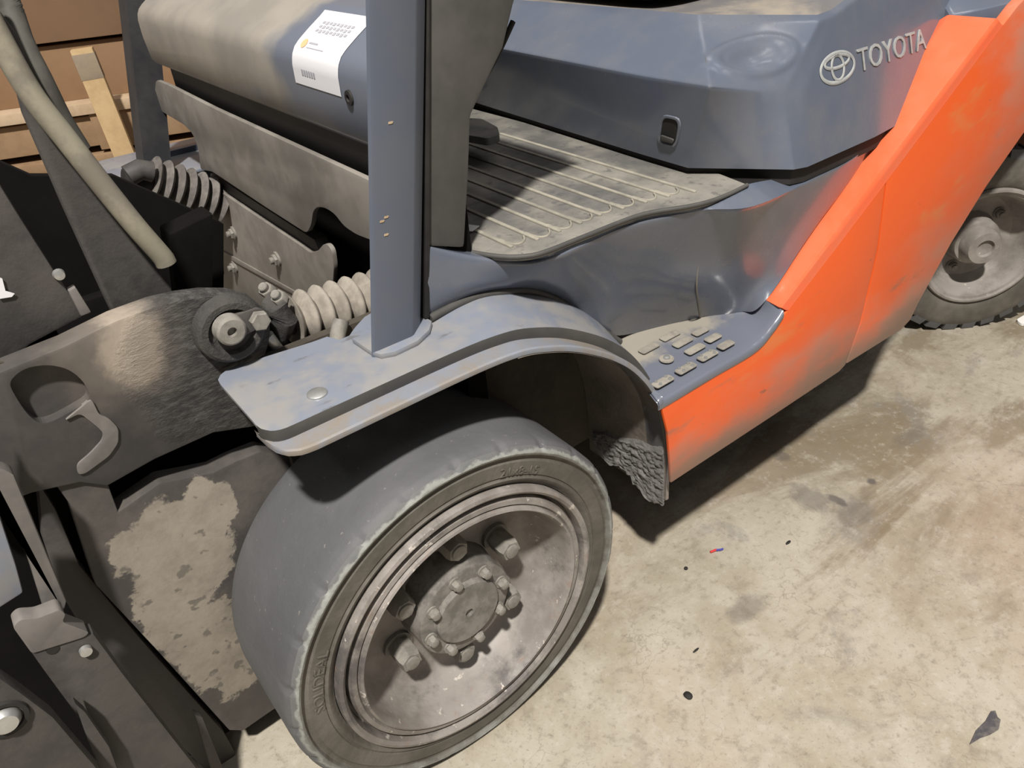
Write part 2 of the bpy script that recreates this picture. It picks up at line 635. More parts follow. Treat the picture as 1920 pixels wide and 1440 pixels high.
def hexbolt_bm(r, h, shank=0.0, rs=0.0, axis=V((0, -1, 0)), washer=0.0):
    """hexagon head with a round boss, base at the origin, pointing along axis"""
    bm = bmesh.new()
    u = axis.orthogonal().normalized()
    v = axis.cross(u)

    def ring(rad, t, n, ph=0):
        return [bm.verts.new(axis * t + (u * math.cos(2 * PI * k / n + ph) + v * math.sin(2 * PI * k / n + ph)) * rad) for k in range(n)]

    def stack(rings):
        for A, B in zip(rings, rings[1:]):
            n = len(A)
            for k in range(n):
                bm.faces.new((A[k], A[(k + 1) % n], B[(k + 1) % n], B[k]))
        bm.faces.new(rings[-1])
    if washer:
        stack([ring(r * 1.25, 0, 20), ring(r * 1.25, washer, 20), ring(r * .6, washer, 20)])
    stack([ring(r, 0, 6), ring(r, h * .85, 6), ring(r * .88, h, 6)])
    if shank:
        stack([ring(rs, h * .8, 14), ring(rs, h + shank * .8, 14), ring(rs * .85, h + shank, 14)])
    return bm


def mesh_of(name, bm, angle=35):
    bmesh.ops.recalc_face_normals(bm, faces=bm.faces)
    me = bpy.data.meshes.new(name)
    bm.to_mesh(me)
    bm.free()
    me.shade_smooth()
    me.set_sharp_from_angle(angle=math.radians(angle))
    return me


def text_mesh(s, size, depth):
    cu = bpy.data.curves.new('text', 'FONT')
    cu.body = s
    cu.size = size
    cu.extrude = depth
    cu.resolution_u = 3
    o = bpy.data.objects.new('text', cu)
    col.objects.link(o)
    bpy.context.view_layer.update()
    me = bpy.data.meshes.new_from_object(o.evaluated_get(bpy.context.evaluated_depsgraph_get()))
    bpy.data.objects.remove(o)
    bpy.data.curves.remove(cu)
    return me


def cut(obj, cutter_bm):
    me = bpy.data.meshes.new('cutter')
    bmesh.ops.recalc_face_normals(cutter_bm, faces=cutter_bm.faces)
    cutter_bm.to_mesh(me)
    cutter_bm.free()
    c = bpy.data.objects.new('cutter', me)
    col.objects.link(c)
    c.parent = obj.parent
    c.location = obj.location
    md = obj.modifiers.new('cut', 'BOOLEAN')
    md.object = c
    md.operation = 'DIFFERENCE'
    md.solver = 'EXACT'
    bpy.context.view_layer.update()
    new = bpy.data.meshes.new_from_object(obj.evaluated_get(bpy.context.evaluated_depsgraph_get()))
    obj.modifiers.clear()
    mats = [m for m in obj.data.materials]
    obj.data = new
    new.materials.clear()
    for m in mats:
        new.materials.append(m)
    bpy.data.objects.remove(c)


# ---------------------------------------------------------------- setting
fb = bmesh.new()
nx, ny = 2, 2
fv = [fb.verts.new(p) for p in ((-3, -3, 0), (7, -3, 0), (7, 7, 0), (-3, 7, 0))]
fb.faces.new(fv)
floor = link_mesh('floor', fb, M['floor'])
tag(floor, 'stained beige concrete floor with hairline cracks and tyre tracks', kind='structure')

# ---------------------------------------------------------------- the forklift
truck = bpy.data.objects.new('forklift', None)
col.objects.link(truck)
truck.location = BASE
tag(truck, 'blue-grey and orange forklift truck with dusty wheels, parked on the concrete floor', 'forklift')


class _Root:
    pass


_pending = []


def part(o):
    """top part of the truck: shape is given in hall coordinates"""
    o.parent = truck
    o.location = -BASE
    return o


def P(name, pts, vec, mat, **k):
    return part(prism(name, pts, vec, mat, None, **k))


# ---- front wheel -------------------------------------------------------------
WC = V((0, 0, .266))
NS = 360


def shoulder(i, r, y, th):
    if i in (5, 6, 7):
        d = math.degrees(th) % 15.0
        notch = 1.0 if d < 1.6 else 0.0
        wob = noise.noise(V((math.cos(th) * 4, math.sin(th) * 4, i))) * .0012
        return r - notch * (.0035 if i != 7 else .0022) + wob, y + notch * .001
    return r, y


rim_prof = [(.2035, .012), (.2045, .002), (.2030, -.0035), (.1985, -.0050), (.1945, -.002), (.1925, .006), (.1918, .018), (.1882, .018), (.1874, .004),
            (.1850, -.0005), (.1790, -.0015), (.1765, .0015), (.1745, -.004), (.1715, -.0055), (.1690, -.002), (.1670, .008), (.1640, .026), (.1605, .044), (.1550, .060),
            (.1470, .068), (.136, .072), (.120, .073), (.095, .073), (.078, .073), (.074, .072), (.074, .095), (.12, .095), (.165, .09), (.195, .06), (.2035, .03)]
wheel = part(link_mesh('front_wheel', lathe_bm(rim_prof, 160, (0, 0, 0), loop=True), M['rim'], None, 28))
wheel.location = -BASE + WC
tire_prof = [(.205, .022), (.2055, .006), (.2085, .0045), (.2120, .0020), (.2155, .0005),
             (.0, 0)]
tire_prof = [(.2045, .03), (.2050, .007), (.2085, .005), (.2120, .0015), (.2150, .0008),
             ]
side_prof = [(.2045, .03), (.2050, .008), (.2080, .0065), (.2110, .0030), (.2145, .0018), (.2165, .0045), (.2185, .0050), (.2198, .0034), (.2385, .0036), (.2400, .0052), (.2430, .0066), (.2465, .0058), (.2490, .0010), (.2520, .0000), (.2555, .0015), (.2600, .0060)]


def shoulder2(i, r, y, th):
    if i >= 14:
        d = math.degrees(th + .05) % 15.0
        nt = max(0, 1 - abs(d - 1.4) / 1.4)
        wob = noise.noise(V((math.cos(th) * 7, math.sin(th) * 7, 1.0))) * .0012
        k = {14: .4, 15: 1.0}.get(i, 0)
        return r - nt * .0062 * k + wob * k, y
    return r, y


tire = link_mesh('tire', lathe_bm(side_prof, NS, mod=shoulder2), M['sidewall'], wheel, 40)
tag(tire, 'worn sidewall face of the tire with pale chipped shoulder')


def treadmod(i, r, y, th):
    if i in (0, 1, 2):
        d = math.degrees(th + .05) % 15.0
        nt = max(0, 1 - abs(d - 1.4) / 1.4)
        wob = noise.noise(V((math.cos(th) * 7, math.sin(th) * 7, 1.0))) * .0012
        k = {0: 1.0, 1: .6, 2: .2}[i]
        return r - nt * .0062 * k + (wob if i == 0 else wob * .6), y
    return r, y


tread_o = link_mesh('tire_tread', lathe_bm([(.2600, .0060), (.2635, .011), (.2645, .016), (.2650, .03), (.2655, .10), (.2650, .165), (.2625, .183), (.2560, .193), (.235, .196), (.20, .195), (.19, .15)], NS, mod=treadmod), M['tread'], wheel, 50)
# lettering moulded into the sidewall
for s, a0, size in (('SOLIDEAL', 176.5, .0190), ('21x8-15', 73, .0175)):
    me = text_mesh(s, size, .0011)
    rb = .2205
    for v in me.vertices:
        x, y, z = v.co
        th = math.radians(a0) - x * 1.12 / rb
        r = rb + y
        v.co = (r * math.cos(th), .0034 - z, r * math.sin(th))
    link('tire_lettering', me, M['sidewall'], wheel)
# valve clip and hub
hub = link_mesh('axle_hub', lathe_bm([(.078, .08), (.0745, .06), (.0735, .030), (.0725, .0245), (.0700, .0235), (.052, .0235), (.0505, .022), (.0500, .0175), (.0485, .0160), (.02, .0150), (.0065, .0150), (.0055, .019), (.0001, .019)], 72), M['cap'], wheel, 30)
hub.location = (0, 0, 0)
me = mesh_of('lug_nut', hexbolt_bm(.0172, .042, .003, .0108, washer=.006))
for k in range(6):
    a = math.radians(26 + 60 * k)
    o = link('lug_nut', me, M['bolt'], wheel)
    o.location = (.0995 * math.cos(a), .073, .0995 * math.sin(a))
    o.rotation_euler = (0, .4 * k, 0)
me = mesh_of('hub_bolt', hexbolt_bm(.0074, .011, .0022, .0058, washer=.0025))
for k in range(8):
    a = math.radians(10 + 45 * k)
    o = link('hub_bolt', me, M['bolt'], wheel)
    o.location = (.0610 * math.cos(a), .0235, .0610 * math.sin(a))
    o.rotation_euler = (0, .7 * k, 0)

# ---- front fender ------------------------------------------------------------
TOPC = [(-.178, .648), (-.12, .648), (-.05, .648), (.02, .648), (.075, .647), (.115, .644), (.15, .6375), (.2, .619), (.243, .596), (.29, .564), (.331, .526), (.365, .480), (.39, .43), (.405, .37), (.4125, .30), (.415, .225)]
tc = [V((x, 0, z)) for x, z in TOPC]
cv = spline(tc, 90)


def frame_n(i):
    d = (cv[min(i + 1, len(cv) - 1)] - cv[max(i - 1, 0)]).normalized()
    return V((-d.z, 0, d.x))


def interp(x, tab):
    for (a, b), (c, d) in zip(tab, tab[1:]):
        if x <= c:
            t = 0 if c == a else max(0, min(1, (x - a) / (c - a)))
            return b + (d - b) * t
    return tab[-1][1]


YO = [(-.178, .074), (-.1765, .064), (-.172, .055), (-.165, .049), (-.155, .047), (9, .047)]
YF = [(-.178, .085), (-.177, .060), (-.174, .044), (-.168, .031), (-.158, .0225), (-.145, .019), (9, .018)]
YI = [(-.178, .176), (-.1765, .188), (-.170, .197), (-.157, .203), (-.057, .187), (-.040, .186), (-.034, .168), (-.020, .168), (-.007, .180), (.02, .199), (.05, .2), (.06, .195), (9, .19)]
# finer first columns so the front corners are round
xs_fine = [-.178, -.1765, -.174, -.171, -.167, -.162, -.156, -.150]
pts = [(V((x, 0, .648)), V((0, 0, 1)), x) for x in xs_fine]
extra = [-.041, -.037, -.034, -.027, -.020, -.014]
for i, p in enumerate(cv):
    if p.x > -.145:
        pts.append((p, frame_n(i), p.x if p.z > .5 else 9))
for x in extra:
    pts.append((V((x, 0, .648)), V((0, 0, 1)), x))
flat = sorted([q for q in pts if q[0].x < .05], key=lambda q: q[0].x)
pts = flat + [q for q in pts if q[0].x >= .05]
top_rows = []
step_rows = []
lip_rows = []
for p, n, x in pts:
    yi, yo, yf = interp(x, YI), interp(x, YO), interp(x, YF)
    rise = interp(p.x, [(.06, 0), (.16, .014), (.25, .019), (9, .019)])
    top_rows.append([p + V((0, yo + (yi - yo) * k / 10, 0)) + n * (-.0012 if k == 0 else rise * min(1, (yi - yo) * k / 10 / .08) ** 1.3) for k in range(11)])
    step_rows.append([p - n * h + V((0, yo + dy, 0)) for h, dy in ((.001, 0), (.004, -.0006), (.012, -.0008), (.016, 0.0))])
    lip_rows.append([p - n * h + V((0, y, 0)) for h, y in ((.0150, yo + .012), (.0150, yo - .001), (.0150, yf + .003), (.0165, yf + .0006), (.0190, yf), (.0225, yf + .0006), (.0235, yf + .004), (.0235, yo + .012))])
fen = part(sheet('fender', top_rows, (0, 0, -.004), M['deck'], None))
link_mesh('fender_step', grid_bm(step_rows), M['dark'], fen, 30)
f_lip = link_mesh('fender_lip', grid_bm(lip_rows), M['lip'], fen, 30)
me = mesh_of('rivet', lathe_bm([(.0115, 0), (.0112, .0018), (.0095, .0030), (.0001, .0032)], 24, frame=(V((1, 0, 0)), V((0, 1, 0)), V((0, 0, 1)))))
o = link('rivet', me, M['bright'], fen)
o.location = (-0.1058, 0.0793, 0.648)
# inner skin of the fender tail with caked mud
tail = [(p, n) for p, n, x in pts if p.x > .12]
rows = [[p - n * .0235 + V((0, .0185 + (.2 - .0185) * k / 6, 0)) for k in range(7)] for p, n in tail]
part(link_mesh('fender_liner', grid_bm(rows), M['liner'], None, 40))
mrows = []
for i in range(64):
    t = i / 63
    row = []
    for k in range(40):
        y = .022 + k / 39 * .165
        zlow = .221 - .020 * noise.noise(V((y * 30, 2, 0))) - (.012 if y < .09 else -.01)
        z = zlow + t * (.33 + .05 * noise.noise(V((y * 20, 7, 0))) - .3 * max(0, y - .03) - zlow)
        # x of the liner at this height
        xx = interp(-z, [(-p.z, p.x) for p, n in tail]) - .0235
        d = .0035 + .0035 * noise.fractal(V((y * 110, z * 110, 3)), 1.0, 2.0, 4) + .002 * noise.noise(V((y * 300, z * 300, 1)))
        if t > .9:
            d *= (1 - t) * 10
        row.append((xx - max(-.001, d), y, z))
    mrows.append(row)
part(link_mesh('mud_crust', grid_bm(mrows, (.004, 0, 0)), M['mud'], None, 60))
# wheel well
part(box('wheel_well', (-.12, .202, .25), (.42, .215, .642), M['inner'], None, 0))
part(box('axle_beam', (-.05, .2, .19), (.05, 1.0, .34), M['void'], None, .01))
# rubber seal between the fender and the body side
tube_pts = spline([(0.0684, 0.124, 0.6534), (0.0909, 0.127, 0.6538), (0.1154, 0.13, 0.6536)] + [(0.1455, 0.132, 0.6512), (0.1749, 0.132, 0.6462), (0.2225, 0.132, 0.6315), (0.2493, 0.132, 0.6166), (0.2722, 0.132, 0.5989), (0.2968, 0.132, 0.5758), (0.3204, 0.132, 0.5525), (0.3623, 0.132, 0.51), (0.3982, 0.132, 0.4758)], 60)
part(tube('fender_seal', tube_pts, .0055, M['dark'], None, 10))

# ---- A pillar ----------------------------------------------------------------
PB = [(-.0245, .1045), (-.0225, .1012), (-.018, .100), (.027, .100), (.031, .1015), (.050, .118), (.050, .165), (.010, .165), (-.020, .112)]
rows = []
for k in range(12):
    z = .646 + .72 * k / 11
    s = .186 * (z - .65)
    rows.append([(x + s, y, z) for x, y in PB + PB[:1]])
pil = part(link_mesh('pillar', grid_bm(rows), M['pillar'], None, 30))
ft = [(-.024, .105), (-.019, .092), (-.004, .085), (.028, .087), (.052, .099), (.066, .115), (.066, .135), (-.026, .150)]
link_mesh('pillar_foot', prism_bm([V((x, y, .6475)) for x, y in ft], (0, 0, .0075)), M['deck'], pil, 35, .0028)
# paint chips on the pillar
for i, q in enumerate(((0.045, 0.0998, 0.8975), (0.022, 0.0998, 0.8043), (0.0183, 0.0998, 0.7855), (0.0162, 0.0998, 0.8013))):
    o = link_mesh('paint_chip', prism_bm(round_poly([V(q) + V(d) for d in ((-.003, 0, -.001), (.002, 0, -.0013), (.0035, 0, .0008), (-.002, 0, .0013))], .001), (0, -.0004, 0)), M['wood2'], pil, 35)

# ---- dark cover beside the pillar -----------------------------------------------
P('pillar_cover', [(0.1275, 0.128, 1.0247), (0.2518, 0.128, 1.0099), (0.2332, 0.128, 0.976), (0.215, 0.128, 0.9356), (0.1808, 0.128, 0.8959), (0.1624, 0.128, 0.8732), (0.1508, 0.128, 0.8078), (0.1332, 0.128, 0.7226), (0.0809, 0.128, 0.7421)], (0, .12, 0), M['dark'], bevel=.006, rnd=0)
P('cover_edge', [(0.1237, 0.122, 1.0254), (0.1274, 0.122, 1.0249), (0.0811, 0.122, 0.7392), (0.0675, 0.122, 0.6554), (0.0607, 0.122, 0.6566)], (0, .03, 0), M['black'], bevel=.001)
part(tube('control_cable', spline([(0.2851, 0.2, 0.9467), (0.2599, 0.2, 0.9161), (0.2324, 0.2, 0.8881), (0.2166, 0.2, 0.8713), (0.2086, 0.2, 0.8597)], 24), .0035, M['black'], None, 10))

# ---- cowl and front bulkhead ------------------------------------------------------
prof = [(.34, 1.012), (.20, .994), (.122, .983), (.112, .981), (.106, .9775), (.098, .972), (.080, .961), (.065, .951), (.058, .945), (.053, .937), (.0505, .927), (.050, .91), (.050, .90), (.053, .862), (.058, .855), (.075, .852), (.14, .852)]
rows = [[(x + (.02 if k in (0, 12) else 0) * 0, .135 + (.985 - .135) * k / 12, z) for x, z in prof] for k in range(13)]
cowl = part(link_mesh('front_cowl', grid_bm(rows), M['cowl'], None, 45))
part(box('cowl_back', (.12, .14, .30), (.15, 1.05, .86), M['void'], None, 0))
# bulkhead plates; the panel between the grooves has two cut-outs
pA = [(0.056, 0.1848, 0.8133), (0.056, 0.7102, 0.8162), (0.056, 0.9382, 0.8219), (0.056, 1.0168, 0.8212), (0.056, 1.1, 0.7599), (0.056, 0.9996, 0.7572), (0.056, 0.9162, 0.7552), (0.056, 0.8752, 0.745), (0.056, 0.87, 0.7189), (0.056, 0.8974, 0.6754), (0.056, 0.8239, 0.6872), (0.056, 0.5793, 0.6813), (0.056, 0.4322, 0.6798), (0.056, 0.4046, 0.7022), (0.056, 0.3904, 0.7235), (0.056, 0.3705, 0.7364), (0.056, 0.3416, 0.7423), (0.056, 0.3142, 0.7405), (0.056, 0.2947, 0.7295), (0.056, 0.2603, 0.7274), (0.056, 0.214, 0.7322)]
bulk = P('bulkhead_panel', pA, (.008, 0, 0), M['cowl_plate'], bevel=.002, rnd=.012)
pB = [(0.066, 0.9073, 0.6425), (0.066, 0.7, 0.6396), (0.066, 0.5041, 0.6382), (0.066, 0.4627, 0.6365), (0.066, 0.4302, 0.65), (0.066, 0.4037, 0.6681), (0.066, 0.3877, 0.6729), (0.066, 0.3772, 0.6662), (0.066, 0.3826, 0.6393), (0.066, 0.4195, 0.5734), (0.066, 0.5175, 0.4556), (0.066, 1.2085, 0.2554), (0.066, 1.1486, 0.3902), (0.066, 0.9828, 0.5169), (0.066, 0.9603, 0.5807)]
P('bulkhead_plate', pB, (.007, 0, 0), M['cowl_plate'], bevel=.002, rnd=.008)
for q in ([(.066, .16, .865), (.066, .97, .865), (.066, .97, .80), (.066, .16, .80)],):
    P('groove_strip', [V(p) + V((.010, 0, 0)) for p in q], (.02, 0, 0), M['dark'], bevel=0)
P('groove_strip', [(0.074, 0.9044, 0.6619), (0.074, 0.4539, 0.6575), (0.074, 0.4432, 0.6345), (0.074, 0.4863, 0.612), (0.074, 0.9459, 0.6238)], (.02, 0, 0), M['dark'], bevel=0)
fold = P('panel_fold', [(0.066, 0.947, 0.4919), (0.066, 0.5609, 0.5339), (0.066, 0.575, 0.5237), (0.066, 0.9711, 0.4773)], (-.003, 0, 0), M['cowl_plate'], bevel=.001)
me = mesh_of('bulkhead_bolt', hexbolt_bm(.0105, .009, .006, .006, axis=V((-1, 0, 0)), washer=.004))
for q in ((0.066, 0.8359, 0.5634), (0.066, 0.6217, 0.5766), (0.066, 1.0116, 0.431), (0.066, 0.8998, 0.4711)):
    o = part(link('bulkhead_bolt', me, M['bolt'], None))
    o.location = V(q) - BASE
o = part(link('cowl_screw', mesh_of('cowl_screw', lathe_bm([(.0085, 0), (.008, .003), (.004, .0035), (.0035, .001), (.0001, .001)], 20, frame=(V((0, 1, 0)), V((0, 0, 1)), V((-1, 0, 0))))), M['black'], None))
o.location = V((0.0505, 0.1917, 0.9076)) - BASE
# sticker wrapped over the cowl edge
def on_cowl(s):
    """point (x, z) at arc length s from the lower edge of the cowl face upwards"""
    q = [(.053, .862), (.050, .90), (.050, .91), (.0505, .927), (.053, .937), (.058, .945), (.065, .951), (.080, .961), (.098, .972), (.106, .9775), (.112, .981), (.122, .983), (.20, .994)]
    for (a, b), (c, d) in zip(q, q[1:]):
        L = math.hypot(c - a, d - b)
        if s <= L:
            return V((a + (c - a) * s / L, 0, b + (d - b) * s / L))
        s -= L
    return V((q[-1][0], 0, q[-1][1]))


def stick(s, y, lift=.0008):
    p, q = on_cowl(s), on_cowl(s + .001)
    d = (q - p).normalized()
    return p + V((-d.z, 0, d.x)) * lift + V((0, y, 0))


S0, S1, Y0, Y1 = .044, .142, .211, .330
rows = [[stick(S0 + (S1 - S0) * i / 24, Y1 + (Y0 - Y1) * k / 4) for k in range(5)] for i in range(25)]
stk = part(link_mesh('paper_sticker', grid_bm(rows), M['white'], None, 60))
tag(stk, 'white paper sticker wrapped over the cowl edge')


def print_bar(name, s0, s1, y0, y1, m):
    return link_mesh(name, grid_bm([[stick(s0 + (s1 - s0) * i / 4, y, .0013) for y in (y0, y1)] for i in range(5)]), m, stk, 60)


for i in range(3):
    for k in range(9):
        a = Y1 - .022 - k * .0088
        print_bar('print_mark', S1 - .016 - i * .0065, S1 - .0195 - i * .0065 - .0012 * (k % 2), a, a - .0060, M['ink'])
c = [(stick(S0 + .047 + .0062 * math.cos(t * PI / 8), Y1 - .020 + .0068 * math.sin(t * PI / 8), .0014)) for t in range(16)]
bmx = bmesh.new()
bmx.faces.new([bmx.verts.new(p) for p in c])
link_mesh('print_dot', bmx, M['inkdot'], stk)
print_bar('print_mark', S0 + .050, S0 + .048, Y1 - .031, Y1 - .053, M['ink'])
print_bar('print_mark', S0 + .043, S0 + .042, Y1 - .031, Y1 - .074, M['ink'])
for k in range(6):
    a = Y1 - .024 - k * .0062
    print_bar('print_mark', S0 + .018, S0 + .0115, a, a - .0042, M['ink'])

# ---- far pillar, far fender, far side ------------------------------------------------
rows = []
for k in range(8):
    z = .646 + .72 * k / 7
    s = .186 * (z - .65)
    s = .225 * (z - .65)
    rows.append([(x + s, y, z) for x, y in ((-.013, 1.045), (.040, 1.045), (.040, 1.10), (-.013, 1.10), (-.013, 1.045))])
part(link_mesh('pillar', grid_bm(rows), M['pillar_shade'], None, 30))  # far pillar, its weaker light painted in by a darker colour
part(box('fender_deck', (-.178, 1.0, .642), (.16, 1.25, .648), M['deck'], None, .002))
part(box('side_panel', (.05, 1.14, .25), (1.3, 1.17, .66), M['paint'], None, .005))

# ---- body side (floor sill) with the step well ------------------------------------------
R0 = [(0.086, 0.135, 0.7457), (0.1521, 0.1483, 0.708), (0.1883, 0.0919, 0.706), (0.2413, 0.0782, 0.706), (0.295, 0.0778, 0.706), (0.3786, 0.0745, 0.706), (0.451, 0.0459, 0.706), (0.5552, 0.0396, 0.706), (0.7109, 0.04, 0.6828), (0.8841, 0.055, 0.6738), (.98, .085, .705)]
R1 = [(0.0823, 0.13, 0.7424), (0.1412, 0.13, 0.7123), (0.2051, 0.104, 0.69), (0.2403, 0.0756, 0.697), (0.3126, 0.0767, 0.697), (0.3774, 0.0731, 0.697), (0.4609, 0.0371, 0.697), (0.5234, 0.0002, 0.694), (0.6886, 0.02, 0.6817), (0.8431, 0.036, 0.6815), (.98, .066, .712)]
R2 = [(0.0782, 0.124, 0.7409), (0.1357, 0.12, 0.7116), (0.2025, 0.098, 0.6862), (0.242, 0.076, 0.6883), (0.3137, 0.078, 0.6881), (0.3775, 0.072, 0.6882), (0.4664, 0.04, 0.6862), (0.54, 0.01, 0.6773), (0.6864, 0.019, 0.6736), (0.8382, 0.035, 0.6778), (.98, .064, .712)]
R3 = [(0.0719, 0.122, 0.7012), (0.1365, 0.119, 0.6859), (0.2086, 0.108, 0.6636), (0.2624, 0.1, 0.6453), (0.3386, 0.102, 0.6252), (0.406, 0.094, 0.6181), (0.491, 0.066, 0.6103), (0.5814, 0.038, 0.5969), (0.6754, 0.03, 0.5947), (0.8237, 0.04, 0.6324), (.99, .066, .72)]
R4 = [(0.0693, 0.124, 0.6729), (0.1382, 0.122, 0.6696), (0.2174, 0.122, 0.644), (0.283, 0.126, 0.6044), (0.3587, 0.124, 0.559), (0.4293, 0.114, 0.5588), (0.5099, 0.08, 0.5508), (0.6073, 0.058, 0.5272), (0.6578, 0.034, 0.5405), (0.8093, 0.043, 0.6205), (.995, .068, .73)]
R5 = [(0.07, 0.13, 0.649), (0.1476, 0.138, 0.6467), (0.2302, 0.14, 0.6242), (0.2881, 0.14, 0.5847), (0.3731, 0.14, 0.4994), (0.4566, 0.151, 0.46), (0.5618, 0.1137, 0.46), (0.6126, 0.0744, 0.466), (0.6229, 0.031, 0.5007), (0.7935, 0.046, 0.6135), (1.0, .069, .735)]
rows = [colspline(r, 8) for r in (R0, R1, R2, R3, R4, R5)]
cols = list(zip(*rows))
surf = []
for c in cols:
    c = [V(p) for p in c]
    ln = [c[0], c[0].lerp(c[1], .6)]
    body = colspline(c[1:], 6)
    surf.append(ln + body)
part(link_mesh('floor_sill', grid_bm(surf), M['paint'], None, 50))
part(tube('sill_seam', spline([(0.4768, 0.046, 0.6853), (0.4951, 0.066, 0.6173), (0.5081, 0.0785, 0.552), (0.5352, 0.094, 0.5036), (0.5621, 0.1108, 0.463)], 30), .0016, M['cowl_plate'], None, 8))

# ---- step plate -----------------------------------------------------------------------
inn = [(.385, .15, .46), (0.4197, 0.1501, 0.46), (0.4926, 0.1439, 0.46), (0.5604, 0.1125, 0.46), (0.6126, 0.0743, 0.465), (0.6231, 0.031, 0.4997)]
outr = [(.353, .004, .461), (0.3519, 0.004, 0.4546), (0.4587, 0.004, 0.4558), (0.5614, 0.004, 0.4564), (0.6034, 0.004, 0.4746), (0.6257, 0.004, 0.4925)]
rows = []
ci, co_ = colspline(inn, 8), colspline(outr, 8)
for a, b in zip(ci, co_):
    a, b = V(a), V(b)
    r = [a + V((0, .03, .004)), a + V((0, .006, .001))] + [a.lerp(b, k / 8) for k in range(9)]
    r += [b + V((0, -.0035, -.0012)), b + V((0, -.006, -.0045)), b + V((0, -.0062, -.012))]
    rows.append(r)
step = part(sheet('step_plate', rows, (0, 0.002, -.004), M['step'], None, 40))


def pad(name, cx, cy, lx, ly, h, mat):
    pl = round_poly([(cx - lx, cy - ly, .4605), (cx + lx, cy - ly, .4605), (cx + lx, cy + ly, .4605), (cx - lx, cy + ly, .4605)], min(lx, ly) * .6)
    return link_mesh(name, prism_bm(pl, (0, 0, h)), mat, step, 35, .0012)


for (q, st) in (((0.4339, 0.1034, 0.462), 0), ((0.4842, 0.1061, 0.462), 0), ((0.4834, 0.0787, 0.462), 0), ((0.481, 0.0516, 0.462), 0), ((0.5277, 0.0811, 0.462), 0), ((0.5263, 0.054, 0.462), 0),
                ((0.5237, 0.0267, 0.462), 0), ((0.4803, 0.0259, 0.462), 1), ((0.4302, 0.025, 0.462), 1), ((0.38, 0.0243, 0.462), 1)):
    pad('step_pad', q[0], q[1], .019 if q[0] < .5 else .0155, .0075, .0022, M['pad'])
    if st:
        for dx in (-.010, .010):
            for dy in (-.0045, .0045):
                link_mesh('step_stud', lathe_bm([(.0026, 0), (.0024, .003), (.0001, .0034)], 8, (q[0] + dx, q[1] + dy, .4625), frame=(V((1, 0, 0)), V((0, 1, 0)), V((0, 0, 1)))), M['bright'], step)
q = (0.43, 0.0631, 0.462)
link_mesh('step_washer', lathe_bm([(.0115, 0), (.0113, .0015), (.006, .002), (.0001, .002)], 20, (q[0], q[1], .4605), frame=(V((1, 0, 0)), V((0, 1, 0)), V((0, 0, 1)))), M['pad'], step)
link_mesh('step_screw', lathe_bm([(.0055, 0), (.0052, .003), (.003, .0042), (.0001, .0042)], 12, (q[0], q[1], .4625), frame=(V((1, 0, 0)), V((0, 1, 0)), V((0, 0, 1)))), M['bright'], step)

# ---- orange body ---------------------------------------------------------------------
# raised rim strip: inner edge, crest, outer chamfer
rin = [(0.6231, 0.031, 0.4997), (.753, .043, .585), (.875, .050, .666), (1.008, .071, .754), (1.131, .082, .835)]
rid = [(.6215, .006, .4975), (.753, .006, .585), (.875, .006, .666), (1.008, .006, .754), (1.131, .006, .835)]
ri2 = [(.628, .002, .4935), (.762, .002, .580), (.885, .002, .661), (1.018, .002, .749), (1.139, .002, .829)]
rou = [(.640, .000, .487), (.775, .000, .572), (.899, .000, .653), (1.031, .000, .741), (1.152, .000, .822)]
crs = [colspline(r, 8) for r in (rin, rid, ri2, rou)]
rows = []
for a, b, c, d in zip(*crs):
    n = V((-.55, 0, .83))
    rows.append([a + V((0, .03, -.02)), a + V((0, .004, -.001)), a, a.lerp(b, .5), b, b.lerp(c, .5) + V((0, -.001, .0005)), c, c.lerp(d, .5) + V((.0015, 0, -.002)), d])
part(sheet('side_rim_strip', rows, (.006, .004, -.006), M['orange_bevel'], None, 25))
# side panels, split at the seam
skirt = [(0.3501, 0, 0.4482), (0.4545, 0, 0.4501), (0.561, 0, 0.4505), (0.6065, 0, 0.4721), (.640, 0, .487), (.775, 0, .572), (.866, 0, .6315), (0.8841, 0, 0.507), (0.877, 0, 0.3733), (0.853, 0, 0.2877), (0.8345, 0, 0.2808), (0.6355, 0, 0.2798), (0.3805, 0, 0.2804), (0.3771, 0, 0.3205), (0.3676, 0, 0.3888)]
sk = P('side_skirt', skirt, (0, .006, 0), M['orange'], bevel=.0025)
rear = [(V(skirt[9]) + V((.003, 0, 0))), (V(skirt[8]) + V((.003, 0, 0))), (V(skirt[7]) + V((.003, 0, 0))), (V(skirt[6]) + V((.003, 0, .002))), (.899, 0, .653), (1.031, 0, .741), (1.152, 0, .822), (1.19, 0, .846), (1.235, 0, .864), (1.30, 0, .875), (1.6, 0, .885), (2.15, 0, .88), (2.2, 0, .80), (2.22, 0, .42), (2.16, 0, .30), (1.95, 0, .30), (1.92, 0, .42), (1.85, 0, .57), (1.72, 0, .66), (1.52, 0, .66),
        (1.3681, 0, 0.5932), (1.2618, 0, 0.5152), (1.1715, 0, 0.4274), (1.091, 0, 0.3232), (1.0753, 0, 0.2933), (1.0441, 0, 0.2829)]
P('counterweight_side', rear, (0, .02, 0), M['orange'], bevel=.004)
part(box('seam_backing', (.78, .012, .26), (.95, .018, .6), M['black'], None, 0))
